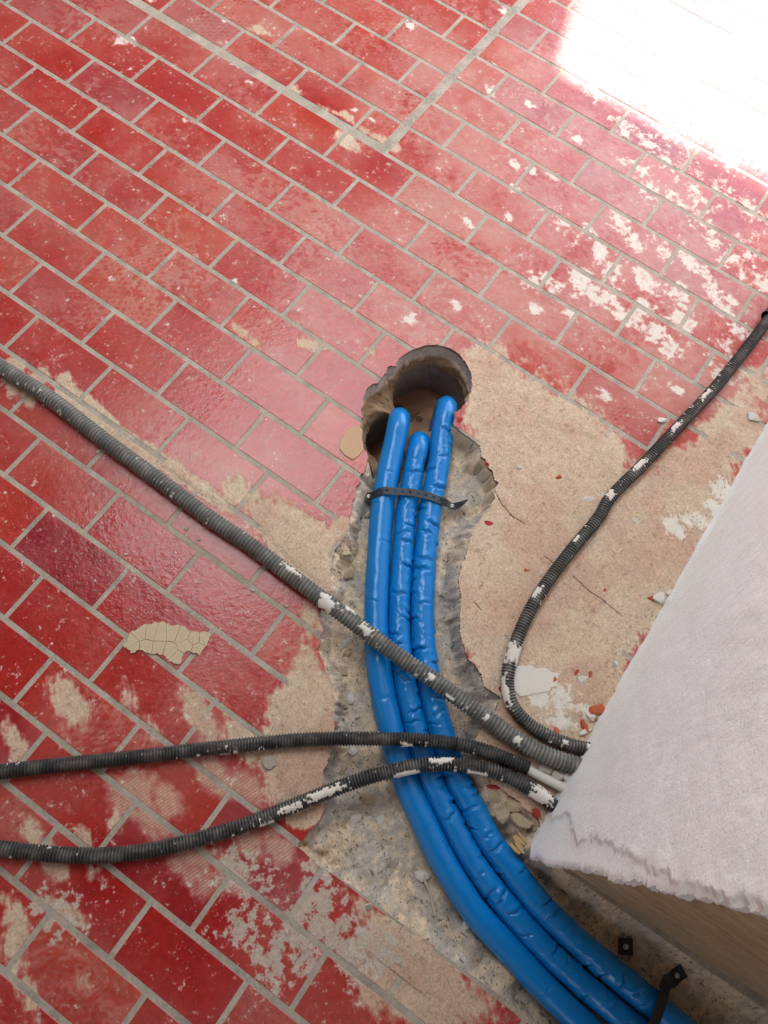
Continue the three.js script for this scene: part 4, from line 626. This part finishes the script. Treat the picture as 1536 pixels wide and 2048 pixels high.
lumps('brick_chip', 'chip', M.brick, g2, [
  [one([[1.4872, 0.1233]]), 28, 24, 10, 0.9, 'largest orange brick chip touching the wall foot'],
  [one([[1.4990, 0.1406]]), 13, 12, 8, 0.2, 'small orange brick chip just below the largest one'],
  [one([[1.4792, 0.1633]]), 28, 10, 8, 2.4, 'long brown brick chip next to the white curled chip'],
  [one([[1.4427, 0.2020]]), 13, 17, 9, 0.3, 'deep orange brick chip touching the thin conduit near its end'],
  [one([[1.4180, 0.0848]]), 11, 12, 6, 0.6, 'orange brick crumb above the flat grey stone'],
  [one([[1.4422, 0.0745]]), 9, 12, 6, 0.3, 'orange brick crumb right of the flat grey stone'],
  [one([[1.3890, 0.1214]]), 9, 14, 6, 0.3, 'orange brick crumb left of the flat grey stone'],
  [one([[1.4692, -0.1286]]), 15, 11, 7, 0.1, 'orange brick chip left of the pale lump by the wall foot'],
  [one([[1.3632, -0.0722]]), 15, 11, 3, 0.5, 'flat brown brick flake in the dust mid-way between conduit and wall'],
  [one([[1.3857, -0.0897]]), 8, 9, 5, 0.5, 'tiny orange crumb right of the flat brown flake'],
  [one([[1.2352, -0.0301]]), 14, 9, 5, 0.5, 'brown brick crumb on the dust right of the blue pipes'],
  [one([[1.1862, -0.2425]]), 14, 12, 6, 0.5, 'orange brick chip on the dust right of the pale pebble'],
  [one([[1.5126, -0.1775]]), 12, 10, 6, 0.5, 'reddish crumb at the wall foot beside a pale lump'],
  [one([[1.4998, 0.0727]]), 10, 8, 6, 0.5, 'orange crumb tucked against the wall foot above the largest brick chip'],
  [one([[1.2824, 0.3070]]), 24, 20, 12, 0.8, 'pinkish broken tile corner beside the blue pipes under the diagonal conduit']]);
lumps('corner_stone', 'stone', M.stoneBrown, g5, [
  [one([[1.4728, 0.3705]]), 40, 34, 24, 0.5, 'large brown-grey stone below the wall corner'],
  [one([[1.4399, 0.3783]]), 24, 26, 18, 0.9, 'grey gravelly lump beside the blue pipes near the wall corner'],
  [one([[1.4388, 0.3565]]), 30, 20, 14, 0.3, 'brown lump under the lowest conduit near the wall corner'],
  [one([[1.4103, 0.3618]]), 22, 18, 12, 0.3, 'small brown lump at the bank edge under the lowest conduit']]);
lumps('red_tile_chip', 'chip', M.redChip, g5, [
  [one([[1.4805, 0.3478]]), 20, 14, 12, 0.7, 'dark red tile chip under the plaster corner'],
  [one([[1.3975, 0.3492]]), 22, 10, 6, 0.6, 'bright red tile splinter below the lowest conduit'],
  [one([[1.3155, 0.1974]]), 8, 12, 6, 0.6, 'small red tile splinter left of the thin conduit bend'],
  [one([[1.1195, -0.0692]]), 18, 10, 5, 0.6, 'red tile splinter right of the blue pipes below the strap'],
  [one([[1.0513, -0.1793]]), 9, 10, 4, 0.6, 'small red tile splinter on the trench edge right of the strap'],
  [one([[0.9445, -0.2326]]), 12, 16, 4, 0.6, 'red tile remnant on the rim of the bored hole beside the right blue pipe']]);
lumps('plaster_lump', 'lump', M.splash, g5, [
  [one([[1.4784, 0.2669]]), 26, 18, 13, 0.6, 'white plaster lump between the conduits at the wall, the middle of three'],
  [one([[1.4987, 0.2633]]), 20, 16, 13, 0.3, 'white plaster lump nearest the wall between the conduits'],
  [one([[1.4582, 0.2726]]), 22, 14, 10, 0.3, 'white plaster lump nearest the end of the black conduit'],
  [one([[1.4780, 0.3525]]), 11, 9, 8, 0.3, 'small white pebble under the plaster corner']]);
{ // plaster that ran down beside the thin conduit
  const p = [[1.3548, 0.1502]][0], sh = new THREE.Shape(), N = 60; for (let k = 0; k < N; k++) { const a = k / N * 2 * Math.PI, r = 1 + (fbm(Math.cos(a) * 3 + 8, Math.sin(a) * 3 + 8, 3) - 0.5) * 0.7, q = [Math.cos(a) * 0.026 * r, Math.sin(a) * 0.05 * r]; k ? sh.lineTo(...q) : sh.moveTo(...q); }
  const g = new THREE.ExtrudeGeometry(sh, { depth: 0.0012, bevelEnabled: true, bevelSize: 0.0015, bevelThickness: 0.001, bevelSegments: 2 }); g.rotateX(-Math.PI / 2); metresUV(g);
  const m = put(new THREE.Mesh(g, M.splash), 'plaster_patch', scene); m.position.set(p[0], 0.001, p[1]); m.rotation.y = -0.9; tag(m, 'flat white plaster patch dried on the floor inside the thin conduit bend', 'plaster');
}
{ // white ribbed lump with a thin stick, near the bottom of the trench
  const p = [[1.3779, 0.5446], [1.4038, 0.5614], [1.4277, 0.5847]], t = thing('wall_plug', 'white ribbed plug with a thin grey stick lying in the lower trench', 'plug'), y = groundY(p[0][0], p[0][1]);
  const h = rock(30 * px, 18 * px, 24 * px, 91, 3, 0.3); h.rotateY(0.5); h.translate(p[0][0], y, p[0][1]); part(h, M.splash, 'head', t);
  const y2 = groundY(p[1][0], p[1][1]), y3 = groundY(p[2][0], p[2][1]); part(tube(sweep([[p[0][0], y + 0.004, p[0][1]], [p[1][0], y2 + 0.004, p[1][1]], [p[2][0], y3 + 0.003, p[2][1]]], 0.002), 8, (s) => 0.0026 + 0.0004 * Math.sin(s * 900)), M.stoneGrey, 'stick', t);
}
{ // split wood under the plaster corner
  const p = [[1.4840, 0.4041]][0], t = thing('wood_splinter', 'yellow splintered piece of wood beside the blue pipes under the wall corner', 'wood');
  for (let k = 0; k < 5; k++) { const l = rr(0.022, 0.04), g = new THREE.BoxGeometry(l, rr(0.003, 0.006), rr(0.005, 0.008), 6, 1, 1), q = g.attributes.position; for (let i = 0; i < q.count; i++) q.setXYZ(i, q.getX(i), q.getY(i) + Math.sin(q.getX(i) * 160 + k) * 0.001, q.getZ(i) * (1 - Math.abs(q.getX(i)) / l * 0.8)); g.rotateZ(rr(-0.15, 0.15)); g.rotateY(-0.2 + rr(-0.12, 0.12)); g.translate(p[0] + rr(-0.004, 0.004), -0.014 + k * 0.0024, p[1] - 0.012 + k * 0.006); part(g, M.wood, 'splinter', t); }
}
{ // cracked flake of dried mortar on the tiles: separate plates with gaps
  const O = [[0.7536, 0.4864]][0], outline = [[0.6968, 0.5363], [0.6938, 0.5110], [0.6987, 0.4890], [0.7121, 0.4795], [0.7272, 0.4605], [0.7468, 0.4569], [0.7598, 0.4453], [0.7827, 0.4428], [0.8143, 0.4248], [0.8182, 0.4428], [0.8224, 0.4694], [0.7969, 0.4785], [0.8045, 0.5046], [0.7851, 0.5095], [0.7669, 0.5089], [0.7473, 0.5206], [0.7293, 0.5244], [0.7182, 0.5391]];
  const t = thing('mortar_flake', 'cracked beige sheet of dried mortar lying on the red tiles at the left', 'mortar'); t.position.set(O[0], 0, O[1]);
  // Voronoi plates clipped to the outline
  const seeds = [[0.7016, 0.5258], [0.7058, 0.4976], [0.7214, 0.4864], [0.7379, 0.4792], [0.7546, 0.4650], [0.7731, 0.4587], [0.7943, 0.4527], [0.8095, 0.4395], [0.7172, 0.5328], [0.7358, 0.5185], [0.7555, 0.5055], [0.7727, 0.4978], [0.7928, 0.4993], [0.7922, 0.4703], [0.8133, 0.4643]].map((p) => [p[0] - O[0], p[1] - O[1]]);
  const poly0 = []; outline.forEach((p, k) => { const q = outline[(k + 1) % outline.length]; for (let m = 0; m < 5; m++) { const x = mix(p[0], q[0], m / 5) - O[0], z = mix(p[1], q[1], m / 5) - O[1]; poly0.push([x + (vn(x * 420, z * 420) - 0.5) * 0.006, z + (vn(x * 420 + 9, z * 420 + 5) - 0.5) * 0.006]); } });
  const clip = (poly, nx, nz, c) => { const r = []; for (let i = 0; i < poly.length; i++) { const a = poly[i], b = poly[(i + 1) % poly.length], da = nx * a[0] + nz * a[1] - c, db = nx * b[0] + nz * b[1] - c; if (da <= 0) r.push(a); if ((da < 0 && db > 0) || (da > 0 && db < 0)) { const k = da / (da - db); r.push([mix(a[0], b[0], k), mix(a[1], b[1], k)]); } } return r; };
  seeds.forEach((s, i) => {
    let poly = poly0; for (let j = 0; j < seeds.length; j++) if (j !== i) { const q = seeds[j], dx = q[0] - s[0], dz = q[1] - s[1], d = Math.hypot(dx, dz); poly = clip(poly, dx / d, dz / d, (dx * (q[0] + s[0]) + dz * (q[1] + s[1])) / (2 * d) - 0.00018); if (poly.length < 3) return; }
    const fine = []; poly.forEach((a, k) => { const b = poly[(k + 1) % poly.length], n = Math.max(1, Math.round(Math.hypot(b[0] - a[0], b[1] - a[1]) / 0.004)); for (let m = 0; m < n; m++) { const x = mix(a[0], b[0], m / n), z = mix(a[1], b[1], m / n), d = Math.hypot(s[0] - x, s[1] - z) || 1, o = vn(x * 400 + i, z * 400) * 0.0004; fine.push(new THREE.Vector2(x + (s[0] - x) / d * o, -(z + (s[1] - z) / d * o))); } });
    const g = new THREE.ExtrudeGeometry(new THREE.Shape(fine), { depth: 0.0018 + hash(i, 9) * 0.0014, bevelEnabled: false }); g.rotateX(-Math.PI / 2); g.translate(-s[0], 0.0002, -s[1]); metresUV(g);
    const m = part(g, M.mortar, 'plate', t); m.position.set(s[0], 0.0005, s[1]); m.rotation.set((hash(i, 3) - 0.5) * 0.05, 0, (hash(i, 4) - 0.5) * 0.05);
  });
}
{ // spalled beige fragment left of the hole
  const o = [[0.7759, -0.0363], [0.7729, -0.0583], [0.7761, -0.0752], [0.7836, -0.0881], [0.7972, -0.0852], [0.8108, -0.0624], [0.8240, -0.0509], [0.8235, -0.0337], [0.8190, -0.0205], [0.8008, -0.0195], [0.7846, -0.0244]], c = [[0.7957, -0.0497]][0];
  const g = new THREE.ExtrudeGeometry(new THREE.Shape(o.map((p) => new THREE.Vector2(p[0] - c[0], -(p[1] - c[1])))), { depth: 0.0012, bevelEnabled: true, bevelSize: 0.0012, bevelThickness: 0.0008, bevelSegments: 2 }); g.rotateX(-Math.PI / 2); metresUV(g);
  const m = put(new THREE.Mesh(g, std(lin(206, 172, 138), 0.95, bumpRep(30, 0.0015))), 'mortar_spall', scene); m.position.set(c[0], 0.0008, c[1]); tag(m, 'flat beige mortar fragment stuck on the tile left of the bored hole', 'mortar');
}
{ // uncountable grit: crumbs in the trench, along the wall foot and on the dusty tiles
  const geo = rock(1, 0.7, 0.85, 5, 0, 0.45), cols = [lin(200, 182, 152), lin(176, 164, 146), lin(222, 214, 198), lin(150, 132, 108), lin(184, 108, 78)];
  const areas = [ // centre, spread x, spread z, count, min, max size
    ...[[0.9703, 0.1974], [1.0317, 0.2999], [1.1053, 0.3861], [1.1677, 0.4733], [1.2370, 0.5393], [1.2901, 0.5527], [1.2293, 0.5747], [1.3705, 0.5758], [1.0334, -0.0729], [1.1200, 0.0510], [1.1837, 0.1675], [1.2143, 0.2055], [1.0853, 0.4225], [1.1505, 0.5273], [1.5239, 0.6026]].map((p) => [p, 0.05, 0.06, 130, 0.0012, 0.0055]),
    ...[[1.4603, -0.2075], [1.4633, -0.0712], [1.4661, 0.0576], [1.4832, 0.1473], [1.4622, -0.3420], [1.4590, -0.4949], [1.4185, 0.0914], [1.4118, 0.1753], [1.4632, -0.4121]].map((p) => [p, 0.05, 0.07, 170, 0.001, 0.0055]),
    ...[[1.1559, -0.1578], [1.2628, -0.0387], [1.3457, -0.0359], [1.2731, -0.1630], [1.3072, 0.1123], [1.3259, -0.2830], [1.0547, -0.2228], [1.3611, 0.0502]].map((p) => [p, 0.09, 0.09, 70, 0.0008, 0.003]),
    ...[[1.2624, 0.7085], [1.2551, 0.7403], [1.2540, 0.6688], [1.3461, 0.6965], [1.4260, 0.6951]].map((p) => [p, 0.06, 0.06, 150, 0.0007, 0.0026]),
    ...[[0.8577, 0.6498], [0.8875, 0.8728], [1.0920, 0.7330], [1.0112, 0.4898], [0.4388, 0.2361], [0.7388, 0.2149], [0.3265, 0.0293], [0.2914, -0.5456], [0.6924, -0.5862], [0.8788, -0.7328], [1.1286, 0.8433], [0.5963, 0.6190]].map((p) => [p, 0.25, 0.25, 60, 0.0006, 0.002]),
    ...[[1.4822, 0.3791], [1.4350, 0.3713], [1.4854, 0.2585], [1.4876, 0.3350]].map((p) => [p, 0.025, 0.025, 70, 0.0015, 0.006]),
  ];
  const total = areas.reduce((a, b) => a + b[3], 0), im = new THREE.InstancedMesh(geo, new THREE.MeshStandardMaterial({ color: 0xffffff, roughness: 0.95 }), total), o = new THREE.Object3D(); let k = 0;
  const gauss = () => rnd() + rnd() + rnd() - 1.5;
  for (const [p, sx, sz, n, a, b] of areas) for (let i = 0; i < n; i++) {
    let x = p[0] + gauss() * sx * 1.3, z = p[1] + gauss() * sz * 1.3; if (x > 1.49 && z < 0.41) x = 1.49 - rnd() * 0.02; if (inside(boreRim, x, z)) x -= 0.25;
    const s = a + (b - a) * Math.pow(rnd(), 2.6); o.position.set(x, groundY(x, z) - s * 0.1, z); o.rotation.set(0, rnd() * 6.28, 0); o.scale.set(s, s * rr(0.6, 1), s * rr(0.6, 1.1)); o.updateMatrix(); im.setMatrixAt(k, o.matrix); im.setColorAt(k, cols[Math.min(4, Math.floor(rnd() * 4.25))]); k++;
  }
  im.name = 'grit'; im.castShadow = im.receiveShadow = true; im.userData = { kind: 'stuff', label: 'fine mortar and plaster grit scattered over floor and trench', category: 'grit' }; scene.add(im);
}
renderer.render(scene, camera);
